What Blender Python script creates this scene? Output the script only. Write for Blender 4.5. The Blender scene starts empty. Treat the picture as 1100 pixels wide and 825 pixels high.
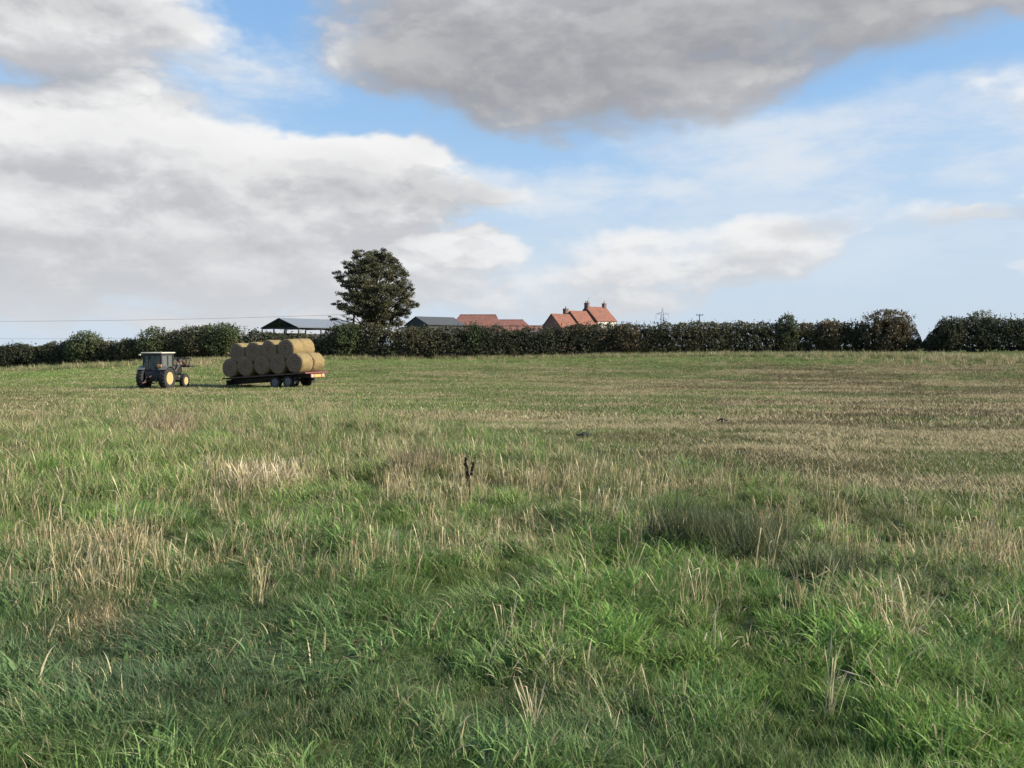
import bpy, math, random
import numpy as np
from mathutils import Vector, Matrix

random.seed(7)
RNG = np.random.default_rng(11)
SC = bpy.context.scene
COL = SC.collection
R = math.radians

# ------------------------------------------------------------------ camera numbers
F, CX, CY, HOR = 863.0, 550.0, 412.5, 372.0
PITCH = math.atan((CY - HOR) / F)
CAMZ = 2.0
cp, sp = math.cos(PITCH), math.sin(PITCH)


def project(x, y, z):
    d = y * cp - (z - CAMZ) * sp
    u = y * sp + (z - CAMZ) * cp
    d = np.maximum(d, 1e-3)
    return CX + F * x / d, CY - F * u / d


def pt(px, py, depth):
    """world point on the sight line of a photo pixel at a given depth"""
    rx, ru = (px - CX) / F, (CY - py) / F
    y = cp + ru * sp
    z = -sp + ru * cp
    k = depth / y
    return Vector((rx * k, depth, CAMZ + z * k))


# ------------------------------------------------------------------ noise
def vnoise(x, y, seed=0):
    xi, yi = np.floor(x).astype(np.int64), np.floor(y).astype(np.int64)
    xf, yf = x - xi, y - yi
    u, v = xf * xf * (3 - 2 * xf), yf * yf * (3 - 2 * yf)

    def h(a, b):
        n = (a * 374761393 + b * 668265263 + seed * 2147483647) & 0xFFFFFFFF
        n = ((n ^ (n >> 13)) * 1274126177) & 0xFFFFFFFF
        n = n ^ (n >> 16)
        return (n & 0xFFFF) / 65535.0
    return (h(xi, yi) * (1 - u) + h(xi + 1, yi) * u) * (1 - v) + (h(xi, yi + 1) * (1 - u) + h(xi + 1, yi + 1) * u) * v


def fbm(x, y, seed=0, octv=4):
    x = np.asarray(x, float); y = np.asarray(y, float)
    s, a, t = 0, 1.0, 0
    for i in range(octv):
        s = s + a * vnoise(x * 2 ** i + 17.3 * i, y * 2 ** i - 9.1 * i, seed + i)
        t += a
        a *= .5
    return s / t


def sstep(a, b, x):
    t = np.clip((x - a) / (b - a), 0, 1)
    return t * t * (3 - 2 * t)


HX = [-400, -75, -60, -45, -35, 0, 38, 60, 100, 400]
HZ = [-1.0, -.95, -.86, -.1, .35, .45, 1.1, 1.4, 1.5, 1.6]


def gz(x, y):
    x = np.asarray(x, float); y = np.asarray(y, float)
    H = np.interp(x, HX, HZ)
    z = -.97 * sstep(8, 50, y) + (H + .97) * sstep(58, 95, y)
    near = 1 - sstep(30, 75, np.abs(y))
    z = z + .17 * (fbm(x / 1.3, y / 1.3, 3, 3) - .5) * near + .16 * (fbm(x / 5, y / 5, 8, 2) - .5)
    z = z - .16 * (fbm(np.zeros(1), np.zeros(1), 8, 2)[0] - .5)
    return z


def gzf(x, y):
    return float(gz(np.array([x]), np.array([y]))[0])


def ground_at(px, py):
    """walk down the sight line of a photo pixel to the field"""
    d = 1.5
    while d < 400:
        p = pt(px, py, d)
        if p.z <= gzf(p.x, p.y):
            return Vector((p.x, p.y, gzf(p.x, p.y)))
        d *= 1.004
    return p


# ------------------------------------------------------------------ materials
def new_mat(name):
    m = bpy.data.materials.new(name)
    m.use_nodes = True
    nt = m.node_tree
    return m, nt, nt.nodes['Principled BSDF']


def N(nt, typ, **kw):
    n = nt.nodes.new(typ)
    for k, v in kw.items():
        if k.startswith('i_'):
            n.inputs[k[2:]].default_value = v
        elif k.startswith('n_'):
            n.inputs[int(k[2:])].default_value = v
        else:
            setattr(n, k, v)
    return n


def mat(name, col, rough=.7, var=.25, scale=4.0, metal=0.0, bump=0.0, stretch=(1, 1, 1), col2=None):
    m, nt, b = new_mat(name)
    L = nt.links.new
    tc = N(nt, 'ShaderNodeTexCoord')
    mp = N(nt, 'ShaderNodeMapping')
    mp.inputs['Scale'].default_value = stretch
    L(tc.outputs['Object'], mp.inputs['Vector'])
    no = N(nt, 'ShaderNodeTexNoise', i_Scale=scale, i_Detail=6.0, i_Roughness=.65)
    L(mp.outputs[0], no.inputs['Vector'])
    r = N(nt, 'ShaderNodeValToRGB')
    c2 = col2 or tuple(c * (1 + var) for c in col)
    r.color_ramp.elements[0].position = .32
    r.color_ramp.elements[1].position = .68
    r.color_ramp.elements[0].color = (*[c * (1 - var) for c in col], 1)
    r.color_ramp.elements[1].color = (*[min(c, 1) for c in c2], 1)
    L(no.outputs['Fac'], r.inputs[0])
    L(r.outputs[0], b.inputs['Base Color'])
    b.inputs['Roughness'].default_value = rough
    b.inputs['Metallic'].default_value = metal
    if bump:
        bp = N(nt, 'ShaderNodeBump', i_Strength=bump, i_Distance=.05)
        L(no.outputs['Fac'], bp.inputs['Height'])
        L(bp.outputs[0], b.inputs['Normal'])
    return m


def leaf_mat(name, c_lo, c_mid, c_hi, transl=.3, rough=.6, scale=.5, tint_attr=False):
    """foliage: colour by leaf random value 'v' and a slow object-space noise"""
    m, nt, b = new_mat(name)
    L = nt.links.new
    at = N(nt, 'ShaderNodeAttribute', attribute_name='v')
    tc = N(nt, 'ShaderNodeTexCoord')
    no = N(nt, 'ShaderNodeTexNoise', i_Scale=scale, i_Detail=3.0)
    L(tc.outputs['Object'], no.inputs['Vector'])
    ma = N(nt, 'ShaderNodeMath', operation='MULTIPLY_ADD', n_1=.55)
    L(at.outputs['Fac'], ma.inputs[0])
    m2 = N(nt, 'ShaderNodeMath', operation='MULTIPLY_ADD', n_1=1.5, n_2=-.52)
    L(no.outputs['Fac'], m2.inputs[0])
    L(m2.outputs[0], ma.inputs[2])
    r = N(nt, 'ShaderNodeValToRGB')
    e = r.color_ramp.elements
    e[0].position, e[0].color = .1, (*c_lo, 1)
    e[1].position, e[1].color = .95, (*c_hi, 1)
    k = e.new(.55); k.color = (*c_mid, 1)
    L(ma.outputs[0], r.inputs[0])
    L(r.outputs[0], b.inputs['Base Color'])
    b.inputs['Roughness'].default_value = rough
    tr = N(nt, 'ShaderNodeBsdfTranslucent')
    L(r.outputs[0], tr.inputs['Color'])
    mx = N(nt, 'ShaderNodeMixShader', n_0=transl)
    L(b.outputs[0], mx.inputs[1]); L(tr.outputs[0], mx.inputs[2])
    L(mx.outputs[0], nt.nodes['Material Output'].inputs['Surface'])
    return m


M = {}
M['bark'] = mat('bark', (.055, .042, .03), .9, .4, 8)
M['twig'] = mat('twig', (.06, .048, .036), .9, .3, 6)
M['steel_dark'] = mat('dark_painted_steel', (.022, .022, .024), .6, .4, 5)
M['steel_rust'] = mat('rusty_brown_steel', (.075, .035, .026), .65, .4, 9)
M['red_paint'] = mat('faded_red_paint', (.15, .045, .034), .55, .3, 6)
M['bed_wood'] = mat('trailer_boards', (.13, .09, .065), .85, .35, 5, stretch=(1, 8, 1))
M['rubber'] = mat('rubber', (.02, .019, .018), .85, .35, 10)
M['rim_grey'] = mat('grey_rim', (.12, .115, .11), .6, .3, 10)
M['rim_yellow'] = mat('yellow_rim', (.50, .24, .02), .5, .25, 10)
M['rim_cream'] = mat('dusty_yellow_rim', (.40, .29, .12), .6, .25, 10)
M['plate'] = mat('yellow_plate', (.5, .3, .07), .5, .08, 6)
M['lamp_pale'] = mat('pale_pink_lens', (.55, .3, .25), .35, .1, 6)
M['orange'] = mat('orange_panel', (.5, .22, .08), .5, .2, 8)
M['cream'] = mat('cream_paint', (.55, .5, .38), .45, .12, 5)
M['tractor'] = mat('dark_green_paint', (.012, .016, .012), .5, .4, 6)
M['tractor_grey'] = mat('grey_fender', (.10, .10, .085), .6, .25, 6)
M['roof_steel'] = mat('pale_corrugated_roof', (.2, .21, .22), .55, .15, 1.2, stretch=(1, 8, 1))
M['roof_dark'] = mat('dark_cement_roof', (.062, .062, .06), .8, .2, 1.5)
M['clad_dark'] = mat('dark_boarding', (.035, .034, .033), .85, .3, 3, stretch=(6, 6, 1))
M['brick'] = mat('brick', (.16, .095, .07), .9, .3, 5)
M['brick_light'] = mat('pale_brick', (.27, .17, .125), .9, .25, 5)
M['render'] = mat('cream_render', (.6, .56, .48), .85, .1, 2)
M['pantile'] = mat('pantiles', (.25, .092, .052), .85, .3, 1.2, bump=.4, stretch=(1, 1, 3))
M['pantile_old'] = mat('weathered_pantiles', (.26, .10, .065), .85, .3, 1.6, bump=.4, stretch=(1, 1, 3))
for k_ in ('pantile', 'pantile_old'):
    nt_ = M[k_].node_tree; b_ = nt_.nodes['Principled BSDF']
    src = b_.inputs['Base Color'].links[0].from_socket
    tc_ = N(nt_, 'ShaderNodeTexCoord')
    wv_ = N(nt_, 'ShaderNodeTexWave', bands_direction='X', i_Scale=1.2, i_Distortion=.6); nt_.links.new(tc_.outputs['Object'], wv_.inputs['Vector'])
    n_ = N(nt_, 'ShaderNodeTexNoise', i_Scale=.9, i_Detail=8.0, i_Roughness=.75); nt_.links.new(tc_.outputs['Object'], n_.inputs['Vector'])
    r_ = N(nt_, 'ShaderNodeMapRange'); r_.inputs[1].default_value = .48; r_.inputs[2].default_value = .66; r_.inputs[4].default_value = .75; nt_.links.new(n_.outputs['Fac'], r_.inputs[0])
    m_ = N(nt_, 'ShaderNodeMix', data_type='RGBA'); nt_.links.new(r_.outputs[0], m_.inputs['Factor']); nt_.links.new(src, m_.inputs['A']); m_.inputs['B'].default_value = (.11, .07, .05, 1)
    m2_ = N(nt_, 'ShaderNodeMix', data_type='RGBA', blend_type='MULTIPLY'); m2_.inputs['Factor'].default_value = .35; nt_.links.new(m_.outputs['Result'], m2_.inputs['A']); nt_.links.new(wv_.outputs['Color'], m2_.inputs['B'])
    nt_.links.new(m2_.outputs['Result'], b_.inputs['Base Color'])
M['glass_dark'] = mat('dark_window', (.03, .035, .04), .15, .1, 2)
M['pylon'] = mat('galvanised_steel', (.33, .36, .39), .6, .1, 1)
M['pole'] = mat('weathered_pole', (.11, .1, .09), .9, .2, 3)
M['wire'] = mat('cable', (.16, .16, .17), .6, .1, 1)
M['scrap'] = mat('black_plastic', (.008, .008, .008), .8, .4, 30)

# cab glass: dusty and part see-through
m, nt, b = new_mat('cab_glass')
b.inputs['Base Color'].default_value = (.19, .2, .18, 1)
b.inputs['Roughness'].default_value = .12
tr = N(nt, 'ShaderNodeBsdfTransparent')
tr.inputs[0].default_value = (.8, .86, .86, 1)
mx = N(nt, 'ShaderNodeMixShader', n_0=.45)
nt.links.new(tr.outputs[0], mx.inputs[1]); nt.links.new(b.outputs[0], mx.inputs[2])
nt.links.new(mx.outputs[0], nt.nodes['Material Output'].inputs['Surface'])
M['cab_glass'] = m

# hay bale: spiral layers on the ends, net-wrapped bands round the side
m, nt, b = new_mat('hay_bale')
L = nt.links.new
tc = N(nt, 'ShaderNodeTexCoord')
oi = N(nt, 'ShaderNodeObjectInfo')
sep = N(nt, 'ShaderNodeSeparateXYZ'); L(tc.outputs['Object'], sep.inputs[0])
rad = N(nt, 'ShaderNodeVectorMath', operation='LENGTH')
cmb = N(nt, 'ShaderNodeCombineXYZ'); L(sep.outputs['X'], cmb.inputs[0]); L(sep.outputs['Z'], cmb.inputs[2])
L(cmb.outputs[0], rad.inputs[0])
no = N(nt, 'ShaderNodeTexNoise', noise_dimensions='4D', i_Scale=5.0, i_Detail=6.0, i_Roughness=.7)
L(tc.outputs['Object'], no.inputs['Vector']); L(oi.outputs['Random'], no.inputs['W'])
ad = N(nt, 'ShaderNodeMath', operation='MULTIPLY_ADD', n_1=.22)
L(no.outputs['Fac'], ad.inputs[0]); L(rad.outputs['Value'], ad.inputs[2])
cr = N(nt, 'ShaderNodeCombineXYZ'); L(ad.outputs[0], cr.inputs[0])
n1 = N(nt, 'ShaderNodeTexNoise', i_Scale=20.0, i_Detail=4.0); L(cr.outputs[0], n1.inputs['Vector'])
re = N(nt, 'ShaderNodeValToRGB')
re.color_ramp.elements[0].position, re.color_ramp.elements[0].color = .38, (.07, .043, .027, 1)
re.color_ramp.elements[1].position, re.color_ramp.elements[1].color = .66, (.33, .205, .12, 1)
L(n1.outputs['Fac'], re.inputs[0])
mp = N(nt, 'ShaderNodeMapping'); mp.inputs['Scale'].default_value = (3, 16, 3)
L(tc.outputs['Object'], mp.inputs[0])
n2 = N(nt, 'ShaderNodeTexNoise', i_Scale=1.6, i_Detail=6.0, i_Roughness=.7); L(mp.outputs[0], n2.inputs['Vector'])
rs = N(nt, 'ShaderNodeValToRGB')
rs.color_ramp.elements[0].position, rs.color_ramp.elements[0].color = .36, (.12, .08, .03, 1)
rs.color_ramp.elements[1].position, rs.color_ramp.elements[1].color = .66, (.31, .22, .09, 1)
L(n2.outputs['Fac'], rs.inputs[0])
ab = N(nt, 'ShaderNodeMath', operation='ABSOLUTE'); L(sep.outputs['Y'], ab.inputs[0])
st = N(nt, 'ShaderNodeMapRange', interpolation_type='SMOOTHSTEP'); st.inputs[1].default_value = .575; st.inputs[2].default_value = .605
L(ab.outputs[0], st.inputs[0])
mc = N(nt, 'ShaderNodeMix', data_type='RGBA'); L(st.outputs[0], mc.inputs['Factor'])
L(rs.outputs[0], mc.inputs['A']); L(re.outputs[0], mc.inputs['B'])
L(mc.outputs['Result'], b.inputs['Base Color']); b.inputs['Roughness'].default_value = .9
bp = N(nt, 'ShaderNodeBump', i_Strength=1.0, i_Distance=.08); L(no.outputs['Fac'], bp.inputs['Height']); L(bp.outputs[0], b.inputs['Normal'])
M['bale'] = m

# ground under the grass
m, nt, b = new_mat('field_soil')
L = nt.links.new
tc = N(nt, 'ShaderNodeTexCoord')
n1 = N(nt, 'ShaderNodeTexNoise', i_Scale=.25, i_Detail=8.0, i_Roughness=.7); L(tc.outputs['Object'], n1.inputs['Vector'])
n2 = N(nt, 'ShaderNodeTexNoise', i_Scale=14.0, i_Detail=6.0, i_Roughness=.75); L(tc.outputs['Object'], n2.inputs['Vector'])
mm = N(nt, 'ShaderNodeMath', operation='MULTIPLY_ADD', n_1=.6); L(n2.outputs['Fac'], mm.inputs[0])
m3 = N(nt, 'ShaderNodeMath', operation='MULTIPLY', n_1=.45); L(n1.outputs['Fac'], m3.inputs[0]); L(m3.outputs[0], mm.inputs[2])
rp = N(nt, 'ShaderNodeValToRGB')
e = rp.color_ramp.elements
e[0].position, e[0].color = .38, (.03, .042, .014, 1)
e[1].position, e[1].color = .72, (.14, .14, .06, 1)
k = e.new(.54); k.color = (.085, .095, .038, 1)
L(mm.outputs[0], rp.inputs[0]); L(rp.outputs[0], b.inputs['Base Color']); b.inputs['Roughness'].default_value = 1.0; b.inputs['Specular IOR Level'].default_value = .0
M['soil'] = m

# grass blades
m, nt, b = new_mat('grass_blades')
L = nt.links.new
av = N(nt, 'ShaderNodeAttribute', attribute_name='v')
asx = N(nt, 'ShaderNodeAttribute', attribute_name='s')
ady = N(nt, 'ShaderNodeAttribute', attribute_name='dry')
at = N(nt, 'ShaderNodeAttribute', attribute_name='tint', attribute_type='INSTANCER')
ad2 = N(nt, 'ShaderNodeAttribute', attribute_name='dryness', attribute_type='INSTANCER')
# dry = step(v_random < dryness) or blade's own dry value
gt = N(nt, 'ShaderNodeMath', operation='LESS_THAN')
ar = N(nt, 'ShaderNodeAttribute', attribute_name='w')
L(ar.outputs['Fac'], gt.inputs[0]); L(ad2.outputs['Fac'], gt.inputs[1])
dm = N(nt, 'ShaderNodeMath', operation='MAXIMUM'); L(gt.outputs[0], dm.inputs[0]); L(ady.outputs['Fac'], dm.inputs[1])
# brown/yellow tips
tp = N(nt, 'ShaderNodeMapRange'); tp.inputs[1].default_value = .55; tp.inputs[2].default_value = 1.0; tp.inputs[4].default_value = .16
L(asx.outputs['Fac'], tp.inputs[0])
dm2 = N(nt, 'ShaderNodeMath', operation='MAXIMUM'); L(dm.outputs[0], dm2.inputs[0]); L(tp.outputs[0], dm2.inputs[1])
# value variation
vr = N(nt, 'ShaderNodeMapRange'); vr.inputs[3].default_value = .62; vr.inputs[4].default_value = 1.4; L(av.outputs['Fac'], vr.inputs[0])
gm = N(nt, 'ShaderNodeVectorMath', operation='SCALE'); L(at.outputs['Color'], gm.inputs[0]); L(vr.outputs[0], gm.inputs['Scale'])
ds = N(nt, 'ShaderNodeValToRGB')
ds.color_ramp.elements[0].color = (.19, .14, .072, 1); ds.color_ramp.elements[1].color = (.76, .63, .38, 1)
k = ds.color_ramp.elements.new(.45); k.color = (.40, .32, .17, 1)
L(av.outputs['Fac'], ds.inputs[0])
mc = N(nt, 'ShaderNodeMix', data_type='RGBA'); L(dm2.outputs[0], mc.inputs['Factor'])
L(gm.outputs[0], mc.inputs['A']); L(ds.outputs[0], mc.inputs['B'])
L(mc.outputs['Result'], b.inputs['Base Color']); b.inputs['Roughness'].default_value = .5
b.inputs['Specular IOR Level'].default_value = .14
tr = N(nt, 'ShaderNodeBsdfTranslucent'); L(mc.outputs['Result'], tr.inputs['Color'])
mx = N(nt, 'ShaderNodeMixShader', n_0=.38); L(b.outputs[0], mx.inputs[1]); L(tr.outputs[0], mx.inputs[2])
L(mx.outputs[0], nt.nodes['Material Output'].inputs['Surface'])
M['grass'] = m


# ------------------------------------------------------------------ mesh helpers
def link(o, parent=None, col=None):
    (col or COL).objects.link(o)
    if parent:
        o.parent = parent
    return o


def mesh_np(name, verts, faces, mats, attrs=None, smooth=False, parent=None, col=None):
    """verts (n,3), faces (m,k) arrays of one polygon size; attrs {name: per-vertex floats}"""
    me = bpy.data.meshes.new(name)
    verts = np.asarray(verts, np.float32); faces = np.asarray(faces, np.int32)
    k = faces.shape[1]
    me.vertices.add(len(verts)); me.vertices.foreach_set('co', verts.ravel())
    me.loops.add(faces.size); me.loops.foreach_set('vertex_index', faces.ravel())
    me.polygons.add(len(faces)); me.polygons.foreach_set('loop_start', np.arange(0, faces.size, k, dtype=np.int32))
    me.update(calc_edges=True)
    if smooth:
        me.polygons.foreach_set('use_smooth', np.ones(len(faces), bool))
    for n, a in (attrs or {}).items():
        at = me.attributes.new(n, 'FLOAT', 'POINT'); at.data.foreach_set('value', np.asarray(a, np.float32))
    for mm in (mats if isinstance(mats, (list, tuple)) else [mats]):
        me.materials.append(mm)
    o = bpy.data.objects.new(name, me)
    return link(o, parent, col)


class MB:
    """collects simple solids into one mesh"""
    def __init__(s): s.v = []; s.f = []

    def add(s, vs, fs):
        n = len(s.v); s.v += [tuple(v) for v in vs]; s.f += [tuple(i + n for i in f) for f in fs]; return s

    def box(s, c, d, bev=0.0, rz=0, ry=0, rx=0):
        hx, hy, hz = d[0] / 2, d[1] / 2, d[2] / 2
        Mx = Matrix.Translation(c) @ Matrix.Rotation(rz, 4, 'Z') @ Matrix.Rotation(ry, 4, 'Y') @ Matrix.Rotation(rx, 4, 'X')
        b = min(bev, hx * .45, hy * .45, hz * .45)
        if b <= 0:
            vs = [Mx @ Vector((x, y, z)) for x in (-hx, hx) for y in (-hy, hy) for z in (-hz, hz)]
            return s.add(vs, [(0, 1, 3, 2), (4, 6, 7, 5), (0, 4, 5, 1), (2, 3, 7, 6), (0, 2, 6, 4), (1, 5, 7, 3)])
        # chamfered around z: octagon prism with chamfered top/bottom
        def ring(ix, iy, z):
            return [(ix, iy - b, z), (ix - b, iy, z), (-ix + b, iy, z), (-ix, iy - b, z), (-ix, -iy + b, z), (-ix + b, -iy, z), (ix - b, -iy, z), (ix, -iy + b, z)]
        rs = [ring(hx - b, hy - b, -hz), ring(hx, hy, -hz + b), ring(hx, hy, hz - b), ring(hx - b, hy - b, hz)]
        vs = [Mx @ Vector(p) for r_ in rs for p in r_]
        fs = [tuple(range(7, -1, -1)), tuple(range(24, 32))]
        for k in range(3):
            for i in range(8):
                j = (i + 1) % 8
                fs.append((k * 8 + i, k * 8 + j, k * 8 + 8 + j, k * 8 + 8 + i))
        return s.add(vs, fs)

    def tube(s, pts, r, n=8, cap=True):
        pts = [Vector(p) for p in pts]
        rr = r if isinstance(r, (list, tuple)) else [r] * len(pts)
        vs, fs = [], []
        up = Vector((0, 0, 1))
        for i, p in enumerate(pts):
            d = (pts[min(i + 1, len(pts) - 1)] - pts[max(i - 1, 0)])
            d = d.normalized() if d.length > 1e-6 else Vector((0, 0, 1))
            a = d.cross(up)
            if a.length < .05: a = d.cross(Vector((1, 0, 0)))
            a.normalize(); c = d.cross(a)
            for k in range(n):
                t = 2 * math.pi * k / n
                vs.append(p + (a * math.cos(t) + c * math.sin(t)) * rr[i])
        for i in range(len(pts) - 1):
            for k in range(n):
                j = (k + 1) % n
                fs.append((i * n + k, i * n + j, (i + 1) * n + j, (i + 1) * n + k))
        if cap:
            fs.append(tuple(range(n - 1, -1, -1))); fs.append(tuple(range((len(pts) - 1) * n, len(pts) * n)))
        return s.add(vs, fs)

    def lathe(s, prof, c=(0, 0, 0), n=28):
        """profile of (radius, along-y) spun about the local y axis at c"""
        vs, fs = [], []
        for (r_, y) in prof:
            for k in range(n):
                t = 2 * math.pi * k / n
                vs.append((c[0] + r_ * math.cos(t), c[1] + y, c[2] + r_ * math.sin(t)))
        for i in range(len(prof) - 1):
            for k in range(n):
                j = (k + 1) % n
                fs.append((i * n + k, i * n + j, (i + 1) * n + j, (i + 1) * n + k))
        if prof[0][0] > 1e-4: fs.append(tuple(range(n)))
        if prof[-1][0] > 1e-4: fs.append(tuple(range(len(prof) * n - 1, (len(prof) - 1) * n - 1, -1)))
        return s.add(vs, fs)

    def prism(s, poly, y0, y1):
        """polygon in x,z extruded along y"""
        n = len(poly)
        vs = [(p[0], y0, p[1]) for p in poly] + [(p[0], y1, p[1]) for p in poly]
        fs = [tuple(range(n)), tuple(range(2 * n - 1, n - 1, -1))]
        for i in range(n):
            j = (i + 1) % n
            fs.append((i, i + n, j + n, j))
        return s.add(vs, fs)

    def build(s, name, m, parent=None, smooth=False, loc=None):
        me = bpy.data.meshes.new(name)
        me.from_pydata([tuple(v) for v in s.v], [], s.f)
        import bmesh
        bm = bmesh.new(); bm.from_mesh(me); bmesh.ops.recalc_face_normals(bm, faces=bm.faces); bm.to_mesh(me); bm.free()
        if smooth:
            for p in me.polygons: p.use_smooth = True
            me.set_sharp_from_angle(angle=R(35))
        me.materials.append(m)
        o = bpy.data.objects.new(name, me)
        if loc: o.location = loc
        return link(o, parent)


def tag(o, label, cat, group=None):
    o['label'] = label; o['category'] = cat
    if group: o['group'] = group
    return o


def thing(name, loc, label, cat, rz=0, group=None):
    o = bpy.data.objects.new(name, None); COL.objects.link(o)
    o.empty_display_size = .3
    o.location = loc; o.rotation_euler = (0, 0, rz)
    return tag(o, label, cat, group)


def az_dir(az):
    """compass-like azimuth (clockwise from the camera's forward y) to a z rotation whose local x points there"""
    return math.pi / 2 - R(az)


# ------------------------------------------------------------------ ground
def axis(lo, hi, fine, n, k=1.055):
    a = [0.0]; s = fine
    while a[-1] < hi:
        a.append(a[-1] + s)
        if a[-1] > n: s *= k
    b_ = [0.0]; s = fine
    while b_[-1] > lo:
        b_.append(b_[-1] - s)
        if b_[-1] < (-n if lo < -500 and hi > 500 and fine == .3 else -3): s *= k * 1.05
    return np.array(b_[:0:-1] + a)


gx = axis(-4000, 4000, .3, 14)
gy = axis(-3000, 5000, .3, 28, 1.05)
X, Y = np.meshgrid(gx, gy, indexing='ij')
Z = gz(X, Y)
idx = np.arange(X.size).reshape(X.shape)
q = np.stack([idx[:-1, :-1], idx[1:, :-1], idx[1:, 1:], idx[:-1, 1:]], -1).reshape(-1, 4)
g = mesh_np('field_ground', np.stack([X, Y, Z], -1).reshape(-1, 3), q, M['soil'], smooth=True)
g['kind'] = 'structure'


# ------------------------------------------------------------------ grass prototypes
PROTO = bpy.data.collections.new('grass_prototypes')


def blades(name, n, radius, lmin, lmax, width, t0=.25, bend=1.0, lean=0.0, seg=4, dryfrac=0.0, kink=0.0, head=0.0, seed=0, wpow=1.0, droop=0):
    rg = np.random.default_rng(seed)
    rr = radius * np.sqrt(rg.random(n)); th = rg.random(n) * 6.283
    bx, by = rr * np.cos(th), rr * np.sin(th)
    L_ = lmin + (lmax - lmin) * rg.random(n) ** 1.3
    az = rg.random(n) * 6.283
    dx, dy = np.cos(az) + lean, np.sin(az)
    nn = np.hypot(dx, dy); dx, dy = dx / nn, dy / nn
    tilt = t0 * (.3 + rg.random(n)) * (1 + .6 * lean * (nn > 1))
    bd = bend * (.3 + rg.random(n) * 1.1)
    kk = np.where(rg.random(n) < kink, rg.uniform(.9, 2.3, n), 0)
    kpos = rg.uniform(.45, .85, n)
    tw = az + math.pi / 2 + rg.normal(0, .6, n)
    wx, wy = -dy * np.cos(tw - az - math.pi / 2) + 0, dx * np.cos(tw - az - math.pi / 2)
    ang2 = rg.normal(0, .7, n)
    sx, sy = -dy * np.cos(ang2) + dx * np.sin(ang2), dx * np.cos(ang2) + dy * np.sin(ang2)
    W = width * (.6 + .8 * rg.random(n))
    cx, cy, cz = bx.copy(), by.copy(), np.full(n, -.015)
    V, A_s = [], []
    for k in range(seg + 1):
        s = k / seg
        if head > 0:
            prof = (.55 + .45 * (s < .05)) * np.ones(n)
            prof = np.where(s > .7, (1 + head * np.sin((s - .7) / .3 * 3.1416)), prof)
            if k == seg: prof = prof * 0 + .15
        else:
            prof = np.full(n, (1 - s ** 2.2) * (.55 + .45 * min(1, s * 3)) if k < seg else .04)
        hw = W * prof * .5
        V.append(np.stack([cx - sx * hw, cy - sy * hw, cz], -1)); V.append(np.stack([cx + sx * hw, cy + sy * hw, cz], -1))
        A_s += [np.full(n, s)] * 2
        ph = tilt + bd * s ** 1.5 + kk * (s > kpos)
        ph = np.minimum(ph, 2.5 if droop else 1.9)
        st_ = L_ / seg
        cx = cx + dx * np.sin(ph) * st_; cy = cy + dy * np.sin(ph) * st_; cz = np.maximum(cz + np.cos(ph) * st_, .004)
    V = np.stack(V, 1)                                  # n, 2(seg+1), 3
    base = (np.arange(n) * 2 * (seg + 1))[:, None, None]
    fq = np.array([[2 * k, 2 * k + 1, 2 * k + 3, 2 * k + 2] for k in range(seg)])[None]
    Fq = (base + fq).reshape(-1, 4)
    v = np.repeat(rg.random(n), 2 * (seg + 1)); w = np.repeat(rg.random(n), 2 * (seg + 1))
    dry = np.repeat((rg.random(n) < dryfrac).astype(float), 2 * (seg + 1))
    return V.reshape(-1, 3), Fq, dict(v=v, w=w, dry=dry, s=np.stack(A_s, 1).reshape(-1))


def merge(*parts):
    vs, fs, at, off = [], [], {}, 0
    for V, Fq, A in parts:
        vs.append(V); fs.append(Fq + off); off += len(V)
        for k, a in A.items(): at.setdefault(k, []).append(a)
    return np.concatenate(vs), np.concatenate(fs), {k: np.concatenate(a) for k, a in at.items()}


PLIST = []


def proto(name, *parts):
    V, Fq, A = merge(*parts)
    o = mesh_np('a%02d_%s' % (len(PLIST), name), V, Fq, M['grass'], A, col=PROTO)
    PLIST.append(name)
    return len(PLIST) - 1


P = {}
P['near_up'] = [proto('near_up', blades('b', 64, .12, .08, .20, .0062, .3, 1.0, .3, 5, .05, seed=s)) for s in (1, 2, 3)]
P['near_lean'] = [proto('near_lean', blades('b', 66, .13, .11, .27, .0062, .55, 1.3, 1.0, 6, .06, seed=s)) for s in (4, 5, 6)]
P['near_laid'] = [proto('near_laid', blades('b', 66, .13, .14, .32, .0055, .9, 1.2, 2.2, 6, .08, seed=s)) for s in (7, 8)]
P['near_broad'] = [proto('near_broad', blades('b', 40, .12, .12, .27, .0105, .35, 1.5, .6, 6, .03, seed=s)) for s in (9, 10)]
P['mid_up'] = [proto('mid_up', blades('b', 60, .2, .12, .34, .0095, .3, .9, .4, 4, .12, seed=s)) for s in (11, 12, 13)]
P['mid_lean'] = [proto('mid_lean', blades('b', 60, .2, .14, .36, .0095, .6, 1.2, 1.0, 4, .15, seed=s)) for s in (14, 15)]
P['stalks'] = [proto('stalks', blades('b', 12, .10, .2, .46, .0060, .16, .25, .2, 6, 1, kink=.3, head=.45, seed=s), blades('c', 9, .12, .08, .25, .007, .5, 1.3, 0, 4, .9, seed=s + 50)) for s in (16, 17, 18)]
P['stalks_few'] = [proto('stalks_few', blades('b', 4, .06, .16, .36, .0048, .3, .4, 0, 6, 1, kink=.4, head=.4, seed=s), blades('c', 3, .05, .1, .25, .006, .5, 1.2, 0, 4, 1, seed=s + 50)) for s in (19, 20, 21)]
P['short'] = [proto('short', blades('b', 70, .22, .035, .12, .009, .6, .9, .3, 2, .2, seed=s)) for s in (22, 23, 24)]
P['litter'] = [proto('litter', blades('b', 26, .25, .08, .24, .009, 1.25, .4, .5, 2, 1, seed=s)) for s in (25, 26)]
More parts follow.
